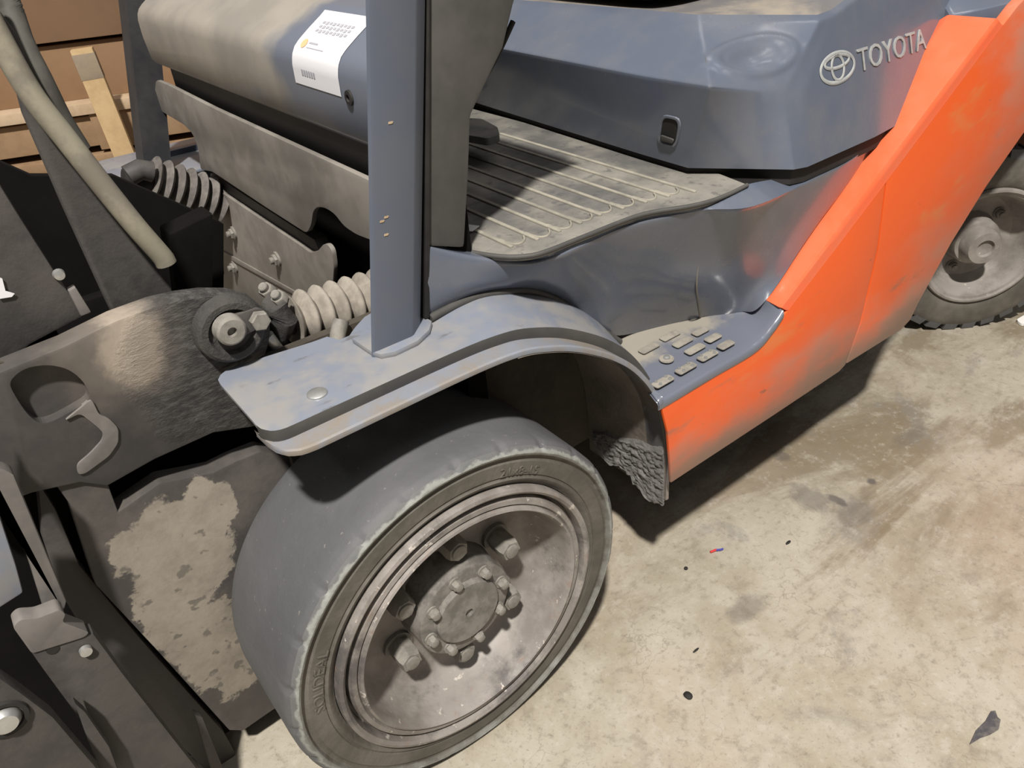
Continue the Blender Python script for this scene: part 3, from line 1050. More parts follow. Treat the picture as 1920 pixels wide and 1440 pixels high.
# counterweight top behind the rim strip, and its shut line
P('counterweight_top', [(1.131, .08, .832), (1.20, .012, .850), (1.30, .012, .876), (2.2, .012, .885), (2.2, 1.1, .9), (1.35, 1.1, .9), (1.30, .25, .90)], (0, 0, -.05), M['paint'], bevel=.01)
part(box('counterweight', (1.93, .018, .30), (2.20, 1.18, .86), M['orange'], None, .03))
part(box('chassis', (.45, .16, .24), (1.25, 1.12, .44), M['black'], None, .01))  # unseen block, added so no light leaks beneath the body
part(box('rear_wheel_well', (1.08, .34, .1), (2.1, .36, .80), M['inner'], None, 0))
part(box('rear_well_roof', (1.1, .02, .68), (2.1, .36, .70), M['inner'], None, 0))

# ---- rear wheel (steered) ----------------------------------------------------------------
rw_prof = [(.1500, .020), (.1510, .004), (.1480, -.002), (.1430, -.003), (.1400, .003), (.1340, .004), (.1320, .010), (.1280, .016), (.1240, .040), (.118, .066), (.108, .080), (.090, .084), (.066, .082), (.060, .070), (.058, .040), (.055, .034), (.047, .032), (.044, .006), (.040, -.002), (.022, -.004), (.020, .004), (.0001, .004)]
rwheel = part(link_mesh('rear_wheel', lathe_bm(rw_prof, 96), M['rim'], None, 30))
rwheel.location = V((1.613, .1003, .238)) - BASE
rwheel.rotation_euler = (0, 0, -.6353)
link_mesh('tire', lathe_bm([(.148, .03), (.1505, .008), (.156, .004), (.172, .002), (.190, .004), (.205, .006), (.216, .008), (.222, .012), (.224, .02), (.224, .15), (.15, .16)], 120), M['sidewall'], rwheel, 35)
bl = bmesh.new()
box_bm((.0, .0, .0), (1, 1, 1), bl)
bl.free()
for k in range(30):
    a = 2 * PI * k / 30
    b2 = bmesh.new()
    for (r0, r1, y0, y1, w0) in ((.214, .2375, .016, .075, .017),):
        prism_bm([V((r0, y0 - .008, -w0)), V((r1, y0, -w0 * .95)), V((r1, y0, w0 * .95)), V((r0, y0 - .008, w0))], (0, y1 - y0, 0), b2)
    if k == 0:
        lug_me = mesh_of('tread_lug', b2)
    else:
        b2.free()
    o = link('tread_lug', lug_me, M['tread'], rwheel)
    o.rotation_euler = (0, a, 0)
me = mesh_of('lug_nut', hexbolt_bm(.012, .014, .006, .007, washer=.003))
for k in range(5):
    a = math.radians(40 + 72 * k)
    o = link('lug_nut', me, M['bolt'], rwheel)
    o.location = (.084 * math.cos(a), .083, .084 * math.sin(a))

# ---- floor mat and pedal ------------------------------------------------------------------
mo = [(0.1388, 0.1764, 0.709), (0.1499, 0.1451, 0.709), (0.1652, 0.1098, 0.709), (0.1844, 0.0866, 0.709), (0.2114, 0.0753, 0.709), (0.2823, 0.0739, 0.709), (0.3745, 0.0706, 0.709), (0.4376, 0.0437, 0.709), (0.4742, 0.0338, 0.709), (0.5118, 0.0329, 0.709), (0.5501, 0.036, 0.709)]
mo = [V(p) for p in spline(mo, 50)] + [V((.56, .09, .709)), V((.55, 1.04, .709)), V((.16, 1.04, .709))]
matp = P('floor_mat', [p - V((0, 0, .008)) for p in mo], (0, 0, .008), M['mat'], bevel=.002)
part(tube('mat_edge', [p + V((0, -.001, -.0015)) for p in mo[:50]], .0032, M['dark'], None, 8))
for i in range(9):
    x = .480 - .0360 * i
    y0 = interp(x, [(.19, .112), (.23, .104), (.30, .103), (.34, .104), (.37, .098), (.41, .09), (.445, .082), (.48, .067)])
    bmr = bmesh.new()
    prism_bm(round_poly([(x - .0030, y0, .7085), (x + .0030, y0, .7085), (x + .0042, y0 + .45, .7085), (x - .0018, y0 + .45, .7085)], .003), (0, 0, .0028), bmr)
    link_mesh('mat_rib', bmr, M['rib'], matp, 40, .001)
    # rounded loop joining the ends of two ribs
    if i:
        lp = [(x + .003, y0 + .03, .7095), (x + .006, y0 + .008, .7095), (x + .014, y0 - .002 + .004, .7095), (x + .024, y0 + .006, .7095), (x + .031, y0 + .016, .7095)]
        link_mesh('mat_rib', tube_bm(spline(lp, 14), .0019, 6), M['rib'], matp, 60)
pb = round_poly([V(p) for p in [(0.3903, 0.5339, 0.745), (0.4168, 0.4767, 0.745), (0.403, 0.4152, 0.745), (0.3805, 0.3797, 0.745), (0.3548, 0.3776, 0.745), (0.3396, 0.4514, 0.745)]], .008)
ped = P('brake_pedal', pb, (0, 0, .012), M['mat'], bevel=.003)
tube('pedal_arm', [V((.50, .70, .75)), V((.47, .72, .80)), V((.38, .74, .92))], .008, M['dark'], ped, 8)
# dark grey sheet painting the shade at the far end of the foot well
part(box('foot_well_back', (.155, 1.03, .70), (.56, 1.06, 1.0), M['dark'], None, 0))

# ---- hood / seat deck -----------------------------------------------------------------------
ZB, ZT = .716, .900
bot = [(.545, 1.00, .72), (0.559, 0.7028, 0.72), (0.5288, 0.2154, 0.72), (0.5254, 0.1218, 0.72), (0.6192, 0.01, 0.7168), (0.6541, 0.0108, 0.7113), (0.8584, 0.0283, 0.7022), (1.3, 0.0717, 0.7)]
cre = [(.53, 1.00, .845), (0.505, 0.5887, 0.8465), (0.5, 0.1854, 0.8432), (0.4985, 0.0685, 0.8453), (0.6285, 0.048, 0.8135), (0.663, 0.0413, 0.8009), (0.82, 0.0692, 0.838), (1.3, 0.1172, 0.838)]
top = [(.59, 1.00, ZT), (0.5788, 0.6319, 0.9), (0.5976, 0.3032, 0.9), (0.5985, 0.1784, 0.9), (0.7378, 0.0768, 0.8859), (0.7777, 0.081, 0.8866), (0.86, 0.0937, 0.9), (1.3, 0.1377, 0.9)]
dent_c = None


def lerp_quad(q, u, v):
    return (q[0] * (1 - u) + q[1] * u) * (1 - v) + (q[3] * (1 - u) + q[2] * u) * v


hb = bmesh.new()
bot, cre, top = [[V(p) for p in r] for r in (bot, cre, top)]
HOLE = None
DENT = (V((0.5981, 0.075, 0.8761)))


def add_patch(q, nu, nv, disp=None, skip=None):
    n = (q[1] - q[0]).cross(q[3] - q[0]).normalized()
    if n.dot(V((-.33, -.6, 1.1)) - q[0]) < 0:
        n = -n
    vs = [[hb.verts.new(lerp_quad(q, i / nu, j / nv) + (n * disp(lerp_quad(q, i / nu, j / nv)) if disp else V())) for i in range(nu + 1)] for j in range(nv + 1)]
    for j in range(nv):
        for i in range(nu):
            if skip and skip(i, j):
                continue
            hb.faces.new((vs[j][i], vs[j][i + 1], vs[j + 1][i + 1], vs[j + 1][i]))
    return vs, n


# the oval grab dent in the corner chamfer: axes along the chamfer
DA = (V((0.6639, 0.075, 0.8669)) - V((0.5413, 0.09, 0.8844))) * .5
DC = (V((0.6639, 0.075, 0.8669)) + V((0.5413, 0.09, 0.8844))) * .5


def dent(p):
    d = p - DC
    ax = DA.normalized()
    s = d.dot(ax) / (DA.length * 1.0)
    rest = (d - ax * d.dot(ax)).length / .030
    rr = math.hypot(s, rest)
    if rr < 1.45:
        if rr > 1.0:
            t = (1.45 - rr) / .45
            return .004 * math.sin(t * PI)
        t = min(1, (1 - rr) / .55)
        return -.013 * (t * t * (3 - 2 * t))
    return 0


for k in range(7):
    lo = [bot[k], bot[k + 1], cre[k + 1], cre[k]]
    hi = [cre[k], cre[k + 1], top[k + 1], top[k]]
    if k == 1:
        vs, hn = add_patch(lo, 24, 6, None, None)
    else:
        add_patch(lo, 56 if k == 3 else 8, 6)
    if k == 3:
        HQ = hi
        add_patch(hi, 56, 44, dent)
    else:
        add_patch(hi, 24 if k == 1 else 8, 44)
# rounded shoulder into the seat ledge
inn_ = [p + V((.012, .012, .006)) for p in top]
inn2 = [V((p.x + .035, p.y + .03, ZT + .004)) for p in top]
inn3 = [V((p.x + .25, max(p.y, .15) + .1, ZT + .012)) for p in top]
for k in range(7):
    add_patch([top[k], top[k + 1], inn_[k + 1], inn_[k]], {1: 24, 3: 56}.get(k, 8), 2)
bmesh.ops.remove_doubles(hb, verts=hb.verts, dist=.0004)
hood = part(link_mesh('hood', hb, M['hood'], None, 32))
hb = bmesh.new()
for k in range(7):
    add_patch([inn_[k], inn_[k + 1], inn2[k + 1], inn2[k]], 3, 2)
    add_patch([inn2[k], inn2[k + 1], inn3[k + 1], inn3[k]], 3, 2)
bmesh.ops.remove_doubles(hb, verts=hb.verts, dist=.0004)
link_mesh('seat_ledge', hb, M['ledge'], hood, 40)
# dark shut line below the hood
gp = [V(p) + V((.008, .008, -.002)) for p in bot]
rows = [[p + V((0, 0, .006)) for p in gp], [p + V((0, 0, -.024)) for p in gp]]
part(link_mesh('hood_shut_gap', grid_bm(rows), M['black'], None))
# seat above
sb = round_poly([V((.60, .26, .915)), V((1.02, .24, .915)), V((1.05, .92, .915)), V((.63, .92, .915))], .09, 6)
part(link_mesh('seat', prism_bm(sb, (0, 0, .10)), M['cushion'], None, 40, .03, 4))
# latch pocket cut in the hood front
hq = [bot[1], bot[2], cre[2], cre[1]]


def on_front(u, v):
    lo0, lo1 = V((0.5288, 0.2154, 0.72)), V((0.5254, 0.1218, 0.72))
    hi0, hi1 = V((0.5, 0.1854, 0.8432)), V((0.4985, 0.0685, 0.8453))
    return lerp_quad([lo0, lo1, hi1, hi0], u, v)


fx = V((on_front(1, .4) - on_front(0, .4))).normalized()
fz = V((on_front(.5, 1) - on_front(.5, 0))).normalized()
fnr = fx.cross(fz).normalized()
if fnr.dot(V((-.33, -.6, 1.1)) - V((0.49, 0.1284, 0.7807))) < 0:
    fnr = -fnr
# centre on the facet plane
p0 = on_front(.5, .5)
cp = V((-.33108, -.60776, 1.10063))
ry = (V((0.49, 0.1283, 0.78)) - cp)
c0 = cp + ry * ((p0 - cp).dot(fnr) / ry.dot(fnr))


def oval(hx, hz, off, n=28, pw=4.0):
    out = []
    for k in range(n):
        a = 2 * PI * k / n
        ca, sa = math.cos(a), math.sin(a)
        m_ = (abs(ca) ** pw + abs(sa) ** pw) ** (-1 / pw)
        out.append(c0 + fx * (ca * m_ * hx) + fz * (sa * m_ * hz) + fnr * off)
    return out


cutter = bmesh.new()
A = [cutter.verts.new(p) for p in oval(.0165, .0225, .01)]
B = [cutter.verts.new(p) for p in oval(.0165, .0225, -.03)]
cutter.faces.new(A)
cutter.faces.new(B[::-1])
for i in range(28):
    cutter.faces.new((A[i], B[i], B[(i + 1) % 28], A[(i + 1) % 28]))
cutter.free()
rows = [oval(.0205, .0265, .0002), oval(.0195, .0255, .0022), oval(.0165, .0225, .0022), oval(.0155, .0215, .0008), oval(.0150, .0210, .0006)]
rows = [r + r[:1] for r in rows]
lat = part(link_mesh('hood_latch', grid_bm(rows), M['paint'], None, 40))
bmx = bmesh.new()
bmx.faces.new([bmx.verts.new(p) for p in oval(.0152, .0212, .0008)])
link_mesh('latch_pocket', bmx, M['black'], lat)
hp = [c0 + fx * a + fz * b + fnr * .0012 for a, b in ((-.013, -.0175), (.013, -.0175), (.013, -.010), (-.013, -.0075))]
link_mesh('latch_lever', prism_bm(round_poly(hp, .003), fnr * .003), M['dark'], lat, 40, .001)

# ---- emblem and lettering on the hood side -----------------------------------------------------
side_o = V((0.8584, 0.0283, 0.7022)).lerp(V((0.82, 0.0692, 0.838)), .9)
sn = (V((1.3, 0.0717, 0.7)) - V((0.8584, 0.0283, 0.7022))).cross(V((0.82, 0.0692, 0.838)) - V((0.8584, 0.0283, 0.7022))).normalized()
if sn.y > 0:
    sn = -sn


def on_side(q):
    d = V(q) - cp
    t = (V((0.8584, 0.0283, 0.7022)) - cp).dot(sn) / d.dot(sn)
    return cp + d * t


ec = on_side((0.7578, 0.05, 0.8227))
te = on_side((0.9965, 0.05, 0.8229))
ux = (te - ec).normalized()
uz = ux.cross(-sn).normalized()
uz = (uz if uz.z > 0 else -uz)


def ell(a, b, cx, cz, r):
    pth = [ec + ux * (cx + a * math.cos(t * PI / 24)) + uz * (cz + b * math.sin(t * PI / 24)) + sn * .0008 for t in range(49)]
    bm = bmesh.new()
    ring = []
    for i, p in enumerate(pth[:-1]):
        t = i * PI / 24
        nrm = (ux * math.cos(t) / a + uz * math.sin(t) / b).normalized()
        ring.append([bm.verts.new(p + nrm * r + sn * 0), bm.verts.new(p + nrm * r * .5 + sn * .0012), bm.verts.new(p - nrm * r * .5 + sn * .0012), bm.verts.new(p - nrm * r)])
    for i in range(48):
        A, B = ring[i], ring[(i + 1) % 48]
        for k in range(3):
            bm.faces.new((A[k], A[k + 1], B[k + 1], B[k]))
    return bm


EW, EH = (te - ec).length * .168, .0205
emb = part(link_mesh('hood_emblem', ell(EW, EH, 0, 0, .0030), M['logo'], None, 50))
link_mesh('emblem_ring', ell(EW * .36, EH * .86, 0, 0, .0026), M['logo'], emb, 50)
link_mesh('emblem_ring', ell(EW * .72, EH * .42, 0, EH * .42, .0026), M['logo'], emb, 50)
me = text_mesh('TOYOTA', .048, .0008)
xmax = max(v.co.x for v in me.vertices)
Lw = (te - ec).length
x0 = EW * 1.22
sc = (Lw - x0 + .002) / xmax
for v in me.vertices:
    x, y, z = v.co
    v.co = ec + ux * (x0 + x * sc) + uz * (y - .0165) + sn * (.001 + z)
part(link('hood_lettering', me, M['logo'], None))

# ---- tilt cylinder with bellows, near side -------------------------------------------------------
YC = .262
pin = V((-0.1449, 0.195, 0.6972))


def bellows(name, a, b, r0, r1, n, mat):
    a, b = V(a), V(b)
    path, rad = [], []
    m = n * 8
    for i in range(m + 1):
        t = i / m
        path.append(a.lerp(b, t))
        s = .5 + .5 * math.cos(2 * PI * t * n)
        rad.append(r0 + (r1 - r0) * (s ** .7))
    return part(link_mesh(name, tube_bm(path, rad, 28), mat, None, 70))


bellows('cylinder_bellows', (-0.0573, 0.255, 0.6489), (.115, .262, .632), .021, .036, 8, M['bellows'])
part(tube('tilt_rod', [(-0.1262, 0.255, 0.6651), (-0.1069, 0.255, 0.6616), (-0.0556, 0.255, 0.6467)], .016, M['steel'], None, 18))
part(box('tilt_cylinder', (.10, .23, .59), (.40, .30, .66), M['black'], None, .01))
AX = V((0, -1, 0))
bo = link_mesh('pin_boss', lathe_bm([(.0005, .0), (.038, .0), (.040, -.004), (.038, -.016), (.034, -.020), (.027, -.020), (.024, -.014), (.0005, -.014)], 40, tuple(pin + V((0, .012, 0))), frame=(V((1, 0, 0)), V((0, 0, 1)), V((0, 1, 0)))), M['grime'], None, 30)
part(bo)
kp = [(-0.1567, 0.185, 0.7195), (-0.1383, 0.185, 0.7161), (-0.1123, 0.185, 0.7159), (-0.1033, 0.185, 0.7069), (-0.1035, 0.185, 0.6967), (-0.1113, 0.185, 0.6915), (-0.137, 0.185, 0.6883), (-0.1475, 0.185, 0.6845), (-0.1597, 0.185, 0.689), (-0.1642, 0.185, 0.7025)]
keep = P('pin_keeper', kp, (0, .008, 0), M['steel'], bevel=.002, rnd=.006)
link_mesh('pin_head', lathe_bm([(.0175, .006), (.0165, -.006), (.0140, -.008), (.0055, -.008), (.0050, -.002), (.0001, -.002)], 28, tuple(V((-0.149, 0.18, 0.705)))), M['bolt'], keep, 30)
o = link('keeper_bolt', mesh_of('keeper_bolt', hexbolt_bm(.0115, .009, .0, 0)), M['bolt'], keep)
o.location = V((-0.1149, 0.183, 0.7027))
part(tube('rod_clamp', [(-0.0816, 0.245, 0.6936), (-0.0748, 0.235, 0.6838), (-0.0729, 0.235, 0.6646), (-0.0799, 0.24, 0.6428)], [.012, .017, .018, .012], M['grime'], None, 14))
me = mesh_of('clamp_bolt', hexbolt_bm(.010, .010, .006, .006, axis=V((-.5, -.3, .8)).normalized()))
for q in ((-0.0691, 0.23, 0.6929), (-0.0749, 0.25, 0.6979)):
    o = part(link('clamp_bolt', me, M['bolt'], None))
    o.location = V(q) - BASE
part(tube('grease_fitting', [(-0.0996, 0.22, 0.6609), (-0.0921, 0.22, 0.6375)], .007, M['bright'], None, 12))
part(tube('fender_stay', [(-0.013, 0.2, 0.6542), (-0.0229, 0.195, 0.6413), (-0.0301, 0.19, 0.6274)], .010, M['bolt'], None, 10))
# far side cylinder
bellows('cylinder_bellows', (-0.0405, 0.86, 0.6896), (0.0631, 0.86, 0.6199), .026, .044, 6, M['bellows_dark'])
part(tube('tilt_rod', [(-0.0852, 0.86, 0.7018), (-0.0405, 0.86, 0.6896)], .02, M['black'], None, 14))
part(tube('rod_eye', [(-0.0796, 0.84, 0.7124), (-0.0579, 0.84, 0.7178), (-0.0398, 0.84, 0.7092)], .018, M['steel'], None, 12))

# ---- mast --------------------------------------------------------------------------------------
# near-black backing behind the rails, its colour stands in for deep shade
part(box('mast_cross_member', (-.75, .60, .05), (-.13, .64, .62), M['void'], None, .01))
P('mast_shade_sheet', [(-0.3159, 0.62, 0.8796), (-0.2346, 0.62, 0.8029), (-0.135, 0.62, 0.776), (-0.0654, 0.62, 0.7155), (-0.0051, 0.62, 0.6621), (-0.057, 0.62, 0.4859), (-0.4651, 0.62, 0.5335)], (0, .02, 0), M['void'], bevel=.002)
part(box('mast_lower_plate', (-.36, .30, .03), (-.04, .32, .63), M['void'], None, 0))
# bracket that carries the tilt cylinder pin
brk = P('tilt_bracket', [(-0.4044, 0.208, 0.7296), (-0.3615, 0.208, 0.7339), (-0.302, 0.208, 0.7372), (-0.2501, 0.208, 0.745), (-0.2088, 0.208, 0.7462), (-0.1814, 0.208, 0.7433), (-0.1538, 0.208, 0.7374), (-0.1264, 0.208, 0.7269), (-0.1052, 0.208, 0.712), (-0.0946, 0.208, 0.6911), (-0.0994, 0.208, 0.6658), (-0.1126, 0.208, 0.6419), (-0.1352, 0.208, 0.6281), (-0.1485, 0.208, 0.5558), (-0.1976, 0.208, 0.572), (-0.2671, 0.208, 0.5707), (-0.3216, 0.208, 0.5631), (-0.344, 0.208, 0.5821), (-0.3878, 0.208, 0.5935), (-0.46, 0.208, 0.5985)], (0, .034, 0), M['bracket'], bevel=.003)
tagpts = [(-0.3594, 0.208, 0.7217), (-0.3418, 0.208, 0.7299), (-0.3216, 0.208, 0.7251), (-0.3063, 0.208, 0.7124), (-0.2989, 0.208, 0.6932), (-0.2993, 0.208, 0.6717), (-0.3179, 0.208, 0.6672), (-0.3401, 0.208, 0.6635), (-0.3521, 0.208, 0.6656), (-0.3581, 0.208, 0.6822), (-0.3597, 0.208, 0.7053)]
ctr = bmesh.new()
prism_bm([V(p) - V((0, .02, 0)) for p in round_poly(tagpts, .01)], (0, .035, 0), ctr)
cut(brk, ctr)
# raised flange of the rail cover below the hole
P('mast_flange', [(-0.2994, 0.205, 0.6733), (-0.2994, 0.205, 0.6524), (-0.2921, 0.205, 0.6437), (-0.2879, 0.205, 0.6286), (-0.2938, 0.205, 0.6118), (-0.3073, 0.205, 0.6006), (-0.3355, 0.205, 0.5919), (-0.3423, 0.205, 0.5944), (-0.3391, 0.205, 0.606), (-0.3224, 0.205, 0.6129), (-0.307, 0.205, 0.622), (-0.303, 0.205, 0.63), (-0.3059, 0.205, 0.6402), (-0.315, 0.205, 0.6625), (-0.3315, 0.205, 0.6606)], (0, .006, 0), M['edge'], bevel=.002, rnd=.005)
P('hole_floor', [(-0.3583, 0.225, 0.7358), (-0.2805, 0.225, 0.7008), (-0.3015, 0.225, 0.6269), (-0.3847, 0.225, 0.6707)], (0, .004, 0), M['inner'], bevel=0)
P('mast_outer_rail', [(-0.3707, 0.214, 0.6346), (-0.3626, 0.214, 0.5583), (-0.3778, 0.214, 0.4383), (-0.3532, 0.214, 0.2938), (-0.3191, 0.214, 0.0805), (-0.3029, 0.214, 0.0621), (-0.2558, 0.214, 0.0659), (-0.1583, 0.214, 0.058), (-0.0799, 0.214, 0.3229), (-0.1176, 0.214, 0.4856), (-0.1503, 0.214, 0.5145), (-0.1848, 0.214, 0.5168), (-0.2124, 0.214, 0.5156), (-0.2714, 0.214, 0.5338), (-0.3232, 0.214, 0.5211), (-0.3197, 0.214, 0.5676)], (0, .03, 0), M['mast'], bevel=.003)
# inner rail stripes left of the gap
P('mast_inner_rail', [(-0.3791, 0.232, 0.5915), (-0.377, 0.232, 0.5471), (-0.3831, 0.232, 0.4619), (-0.3642, 0.232, 0.3147), (-0.3258, 0.232, 0.0627), (-0.3248, 0.232, -0.037), (-0.3548, 0.232, -0.0953), (-0.3829, 0.232, 0.0856), (-0.4136, 0.232, 0.3098), (-0.4139, 0.232, 0.4301), (-0.4019, 0.232, 0.5184)], (0, .02, 0), M['steel'], bevel=.004)
P('lift_chain_guard', [(-0.3485, 0.19, 0.1787), (-0.3415, 0.19, 0.1653), (-0.3501, 0.19, 0.0053), (-0.3652, 0.19, 0.0232)], (0, .012, 0), M['steel'], bevel=.002)
# carriage in front of the mast
P('carriage_beam', [(-0.414, 0.15, 0.6906), (-0.3937, 0.15, 0.666), (-0.3891, 0.15, 0.6567), (-0.4048, 0.15, 0.4881), (-0.4095, 0.15, 0.4799), (-0.4275, 0.15, 0.4746), (-0.427, 0.15, 0.487), (-0.4106, 0.15, 0.5859), (-0.4056, 0.15, 0.7108)], (0, .02, 0), M['edge'], bevel=.003)
P('carriage_plate', [(-0.4414, 0.14, 0.6487), (-0.4149, 0.14, 0.6262), (-0.4248, 0.14, 0.5662), (-0.4319, 0.14, 0.5311), (-0.4551, 0.14, 0.5269), (-0.4932, 0.14, 0.5261)], (0, .02, 0), M['deck'], bevel=.003)
cb = P('carriage_bar', [(-0.4511, 0.12, 0.4729), (-0.4292, 0.12, 0.4744), (-0.3956, 0.12, 0.4563), (-0.3909, 0.12, 0.3837), (-0.3824, 0.12, 0.2824), (-0.3678, 0.12, 0.1112), (-0.4419, 0.12, 0.2005), (-0.448, 0.12, 0.3521), (-0.4505, 0.12, 0.4388)], (0, .02, 0), M['steel'], bevel=.003)
link_mesh('bar_ear', prism_bm(round_poly([(-0.4515, 0.118, 0.5153), (-0.443, 0.118, 0.5196), (-0.4306, 0.118, 0.5111), (-0.4104, 0.118, 0.5086), (-0.4078, 0.118, 0.4991), (-0.4143, 0.118, 0.4927), (-0.3982, 0.118, 0.4622), (-0.4045, 0.118, 0.4597), (-0.4506, 0.118, 0.4727)], .004), (0, .02, 0)), M['edge'], cb, 35, .002)
q = V((-0.4339, 0.119, 0.4639))
link_mesh('bar_hole', lathe_bm([(.0001, 0), (.006, 0)], 16, tuple(q)), M['black'], cb)
link_mesh('bar_bolt', lathe_bm([(.0001, -.006), (.006, -.005), (.0065, 0)], 16, tuple(V((-0.4095, 0.119, 0.4425)))), M['bright'], cb)
cp_ = P('carriage_cover', [(-0.4942, 0.08, 0.539), (-0.476, 0.08, 0.4966), (-0.4693, 0.08, 0.4664), (-0.4592, 0.08, 0.4159), (-0.4524, 0.08, 0.3031), (-0.4721, 0.08, 0.2482), (-0.5665, 0.08, 0.3677)], (0, .02, 0), M['steel'], bevel=.003)
q = V((-0.492, 0.079, 0.448))
link_mesh('roller_cap', lathe_bm([(.0001, -.010), (.011, -.009), (.014, -.004), (.0145, 0)], 28, tuple(q)), M['bright'], cp_)
link_mesh('roller_ring', lathe_bm([(.016, 0), (.017, -.003), (.021, -.003), (.022, 0)], 28, tuple(q)), M['black'], cp_)
P('carriage_strip', [(-0.4404, 0.1, 0.3993), (-0.4369, 0.1, 0.3793), (-0.4358, 0.1, 0.3118), (-0.4439, 0.1, 0.2429), (-0.4575, 0.1, 0.2591), (-0.4495, 0.1, 0.3372)], (0, .012, 0), M['steel'], bevel=.002)
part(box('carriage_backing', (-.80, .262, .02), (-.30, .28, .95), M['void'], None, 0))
# upper rails and hoses
P('rail_web', [(-0.2653, 0.34, 0.9932), (-0.2342, 0.34, 0.9779), (-0.2408, 0.34, 0.9304), (-0.2397, 0.34, 0.8244), (-0.2365, 0.34, 0.7181), (-0.2345, 0.34, 0.6588), (-0.1711, 0.34, 0.663), (-0.1569, 0.34, 0.7313), (-0.1749, 0.34, 0.8048), (-0.2054, 0.34, 0.9088), (-0.2188, 0.34, 1.0046), (-0.2365, 0.34, 1.0622)], (0, .02, 0), M['steel'], bevel=.004)
P('rail_flange', [(-0.3144, 0.255, 0.92), (-0.2911, 0.255, 0.8912), (-0.2874, 0.255, 0.86), (-0.2779, 0.255, 0.7895), (-0.2696, 0.255, 0.7414), (-0.3261, 0.255, 0.7306), (-0.3615, 0.255, 0.7172), (-0.4029, 0.255, 0.7106)], (0, .02, 0), M['steel'], bevel=.004)
P('rail_rib', [(-0.2754, 0.25, 0.7745), (-0.2674, 0.25, 0.7764), (-0.2631, 0.25, 0.7446), (-0.2741, 0.25, 0.7439)], (0, .012, 0), M['edge'], bevel=.002)
part(link_mesh('rail_stud', lathe_bm([(.0001, -.006), (.005, -.005), (.006, 0)], 16, tuple(V((-0.2768, 0.254, 0.793)))), M['bright'], None))
part(link_mesh('paint_fleck', prism_bm([(-0.3293, 0.253, 0.8115), (-0.3241, 0.253, 0.8057), (-0.3263, 0.253, 0.7931), (-0.3202, 0.253, 0.7878), (-0.3236, 0.253, 0.7855), (-0.3344, 0.253, 0.7873), (-0.3362, 0.253, 0.7968)], (0, -.001, 0)), M['white'], None))
hs = part(tube('hydraulic_hose', spline([(-0.2409, 0.33, 1.0543), (-0.2363, 0.325, 1.0016), (-0.2291, 0.32, 0.9501), (-0.2152, 0.315, 0.9034), (-0.2, 0.31, 0.8534), (-0.1829, 0.305, 0.8008), (-0.167, 0.305, 0.7584), (-0.1655, 0.305, 0.7498)], 50), .0118, M['hose'], None, 18))
part(tube('hydraulic_hose', spline([(-0.2169, 0.37, 1.0681), (-0.2115, 0.37, 1.0326), (-0.2152, 0.355, 0.9929), (-0.213, 0.345, 0.957), (-0.2097, 0.345, 0.92), (-0.2029, 0.345, 0.8835)], 40), .0115, M['hose_dark'], None, 16))
P('valve_block', [(-0.1133, 0.5, 0.713), (-0.047, 0.5, 0.7243), (-0.0792, 0.5, 0.6173), (-0.134, 0.5, 0.6204)], (0, .05, 0), M['void'], bevel=.004)

# ---------------------------------------------------------------- goods behind the truck
def oriented_box(name, o, d, L, D, z0, z1, mat, bevel=.003):
    d = V(d).normalized()
    n = V((-d.y, d.x, 0))
    if n.y < 0:
        n = -n
    o = V((o[0], o[1], z0))
    return link_mesh(name, prism_bm([o, o + d * L, o + d * L + n * D, o + n * D], (0, 0, z1 - z0)), mat, None, 35, bevel)


D = (.928, -.372, 0)
F0 = V((-.55, 2.30, 0))


def at_face(dist, back):
    d = V(D).normalized()
    n = V((-d.y, d.x, 0))
    n = n if n.y > 0 else -n
    return F0 + d * dist + n * back


lower = oriented_box('cardboard_box', at_face(0, .07), D, 1.5, .7, .62, .775, M['carton2'])
tag(lower, 'flat tan cardboard carton lying on the pale pallet boards behind the post', 'box', 'cartons behind the truck')
upper = oriented_box('cardboard_box', at_face(-.05, .05), D, 1.6, .7, .785, 1.5, M['carton'])
tag(upper, 'big dark brown cardboard carton at the top of the stack behind the truck', 'box', 'cartons behind the truck')
pal = bpy.data.objects.new('wooden_pallet', None)
col.objects.link(pal)
pal.location = at_face(.6, .3)
tag(pal, 'stack of wooden pallets with pale top boards under the brown cartons', 'pallet')


def pb(name, dist, back, L, Dp, z0, z1, m):
    o = oriented_box(name, at_face(dist, back) - pal.location, D, L, Dp, z0, z1, m)
    o.parent = pal
    return o


for lv, zt in enumerate((.62, .47, .32, .17)):
    for r in range(5):
        pb('board', 0, r * .15, 1.5, .11, zt - .032, zt, M['wood2'] if (lv + r) % 2 == 0 else M['wood3'])
    for s in range(3):
        pb('stringer', .0 + s * .68, .01, .12, .70, zt - .14, zt - .034, M['wood3'] if lv % 2 == 0 else M['wood2'])
    pb('stringer_board', .0, .02, 1.5, .04, zt - .128, zt - .04, M['wood3'])
post = V((0.1073, 1.93, 0.7779))
foot = V((.12, 1.80, 0))
ds = (post - foot)
pst = bmesh.new()
prism_bm([V((-.030, 0, 0)), V((.026, -.010, 0)), V((.036, .02, 0)), V((-.020, .032, 0))], ds, pst)
po = link_mesh('wooden_post', pst, M['wood'], None, 35, .003)
po.location = foot
pt = bmesh.new()
prism_bm([V((-.031, -.001, .0)) + ds * .90, V((.027, -.011, .0)) + ds * .90, V((.037, .021, .0)) + ds * .90, V((-.021, .033, .0)) + ds * .90], ds * .085, pt)
tag(link_mesh('post_wrap', pt, M['wrap'], po, 35, .002), 'greyed upper end of the plank')
tag(po, 'pale wooden plank standing upright in front of the brown cartons', 'plank')

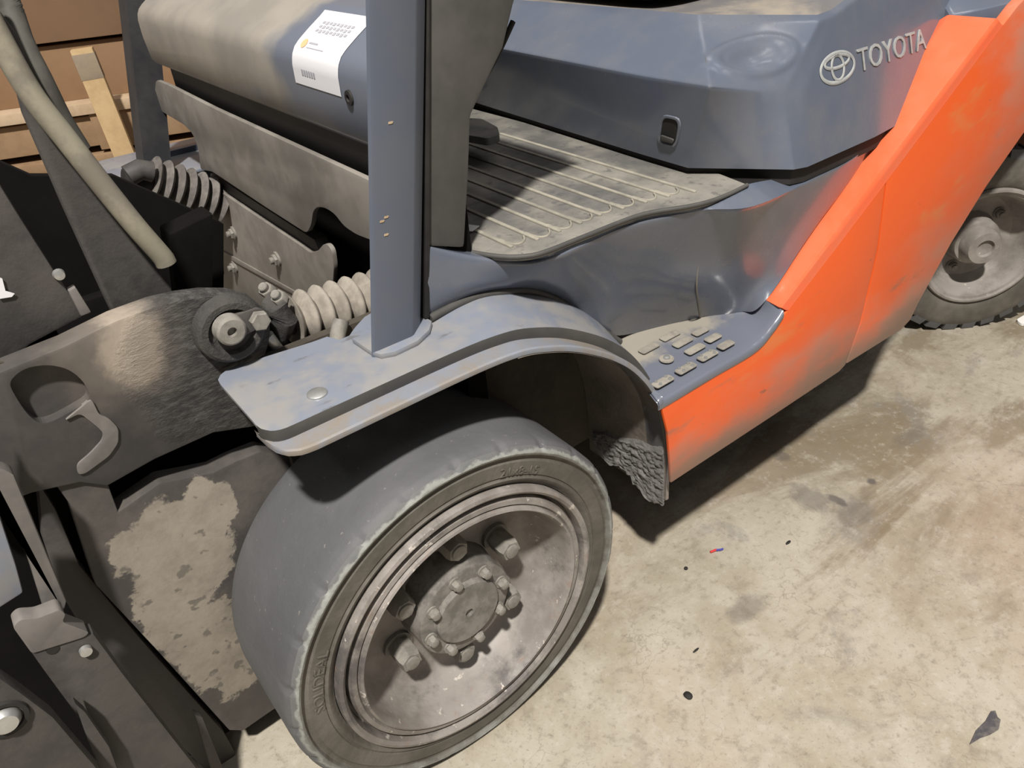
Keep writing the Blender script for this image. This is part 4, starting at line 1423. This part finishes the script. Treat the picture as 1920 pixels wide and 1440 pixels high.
# ---------------------------------------------------------------- small litter
def pebble(name, q, r, mat, sq=(1, 1, .6)):
    bm = bmesh.new()
    bmesh.ops.create_icosphere(bm, subdivisions=2, radius=r)
    for v in bm.verts:
        v.co = V((v.co.x * sq[0], v.co.y * sq[1], v.co.z * sq[2])) * (1 + .25 * noise.noise(v.co * 180 + V((q[0] * 50, 0, 0))))
    o = link_mesh(name, bm, mat, None, 60)
    o.location = V(q) + V((0, 0, r * sq[2] * .8))
    return o


tag(pebble('pebble', (0.2703, -0.1505, 0), .0062, M['black'], (1, 1.3, .6)), 'oval black pebble lying alone on the concrete in front of the wheel', 'pebble')
tag(pebble('pebble', (0.4669, 0.0279, 0), .0040, M['black']), 'tiny black pebble just left of the red and blue plastic bit', 'pebble')
tag(pebble('splinter', (0.3446, -0.1023, 0), .0032, M['black'], (2.2, .6, .6)), 'thin black splinter on the floor between the two pebbles', 'splinter')
tag(pebble('splinter', (0.6582, -0.0562, 0), .0036, M['black'], (2.2, .8, .5)), 'thin dark splinter on the floor right of the red and blue plastic bit', 'splinter')
q = V((0.5413, 0.02, 0))
bit = link_mesh('wire_clip', tube_bm([q + V((-.011, .004, .003)), q + V((-.002, .001, .004)), q + V((.001, 0, .004))], .0022, 8), M['red'])
bit2 = link_mesh('blue_end', tube_bm([q + V((.000, 0, .004)), q + V((.008, -.005, .003)), q + V((.013, -.006, .0025))], .0020, 8), M['blue'], bit)
tag(bit, 'small red and blue plastic bit lying on the concrete floor', 'plastic scrap')
tag(bit2, 'blue half of the plastic bit')
sp = link_mesh('paper_scrap', prism_bm([V((0.1898, 0.2156, 0.7125)), V((0.2004, 0.1927, 0.7125)), V((0.1837, 0.185, 0.7125)), V((0.1751, 0.1946, 0.7125))], (0, 0, .0006)), M['paper'])
tag(sp, 'small white paper scrap on the floor mat beside the dark pillar cover', 'paper')
sp = link_mesh('paper_scrap', prism_bm(round_poly([V((1.7578, 0.0296, 0.001)), V((1.8373, 0.0231, 0.001)), V((1.8168, -0.0186, 0.001)), V((1.7429, 0.0084, 0.001))], .01), (0, 0, .006)), M['paper'])
tag(sp, 'white paper scrap on the concrete floor behind the rear wheel', 'paper')
# dark torn film on the floor at the lower right
fl = [(0.5143, -0.4649, 0.0008), (0.5421, -0.4604, 0.0008), (0.5673, -0.462, 0.0008), (0.5884, -0.4597, 0.0008), (0.5939, -0.4632, 0.0008), (0.5859, -0.47, 0.0008), (0.585, -0.475, 0.0008), (0.5675, -0.4801, 0.0008), (0.5502, -0.4762, 0.0008), (0.5352, -0.4699, 0.0008)]
M['film'] = worn('dark_film', (.065, .062, .072), (.22, .20, .17), .6, .5, 40)
fo = link_mesh('film_scrap', prism_bm([V(p) for p in fl], (0, 0, .0012)), M['film'])
tag(fo, 'torn dark grey film scrap pressed onto the floor at the lower right', 'film scrap')
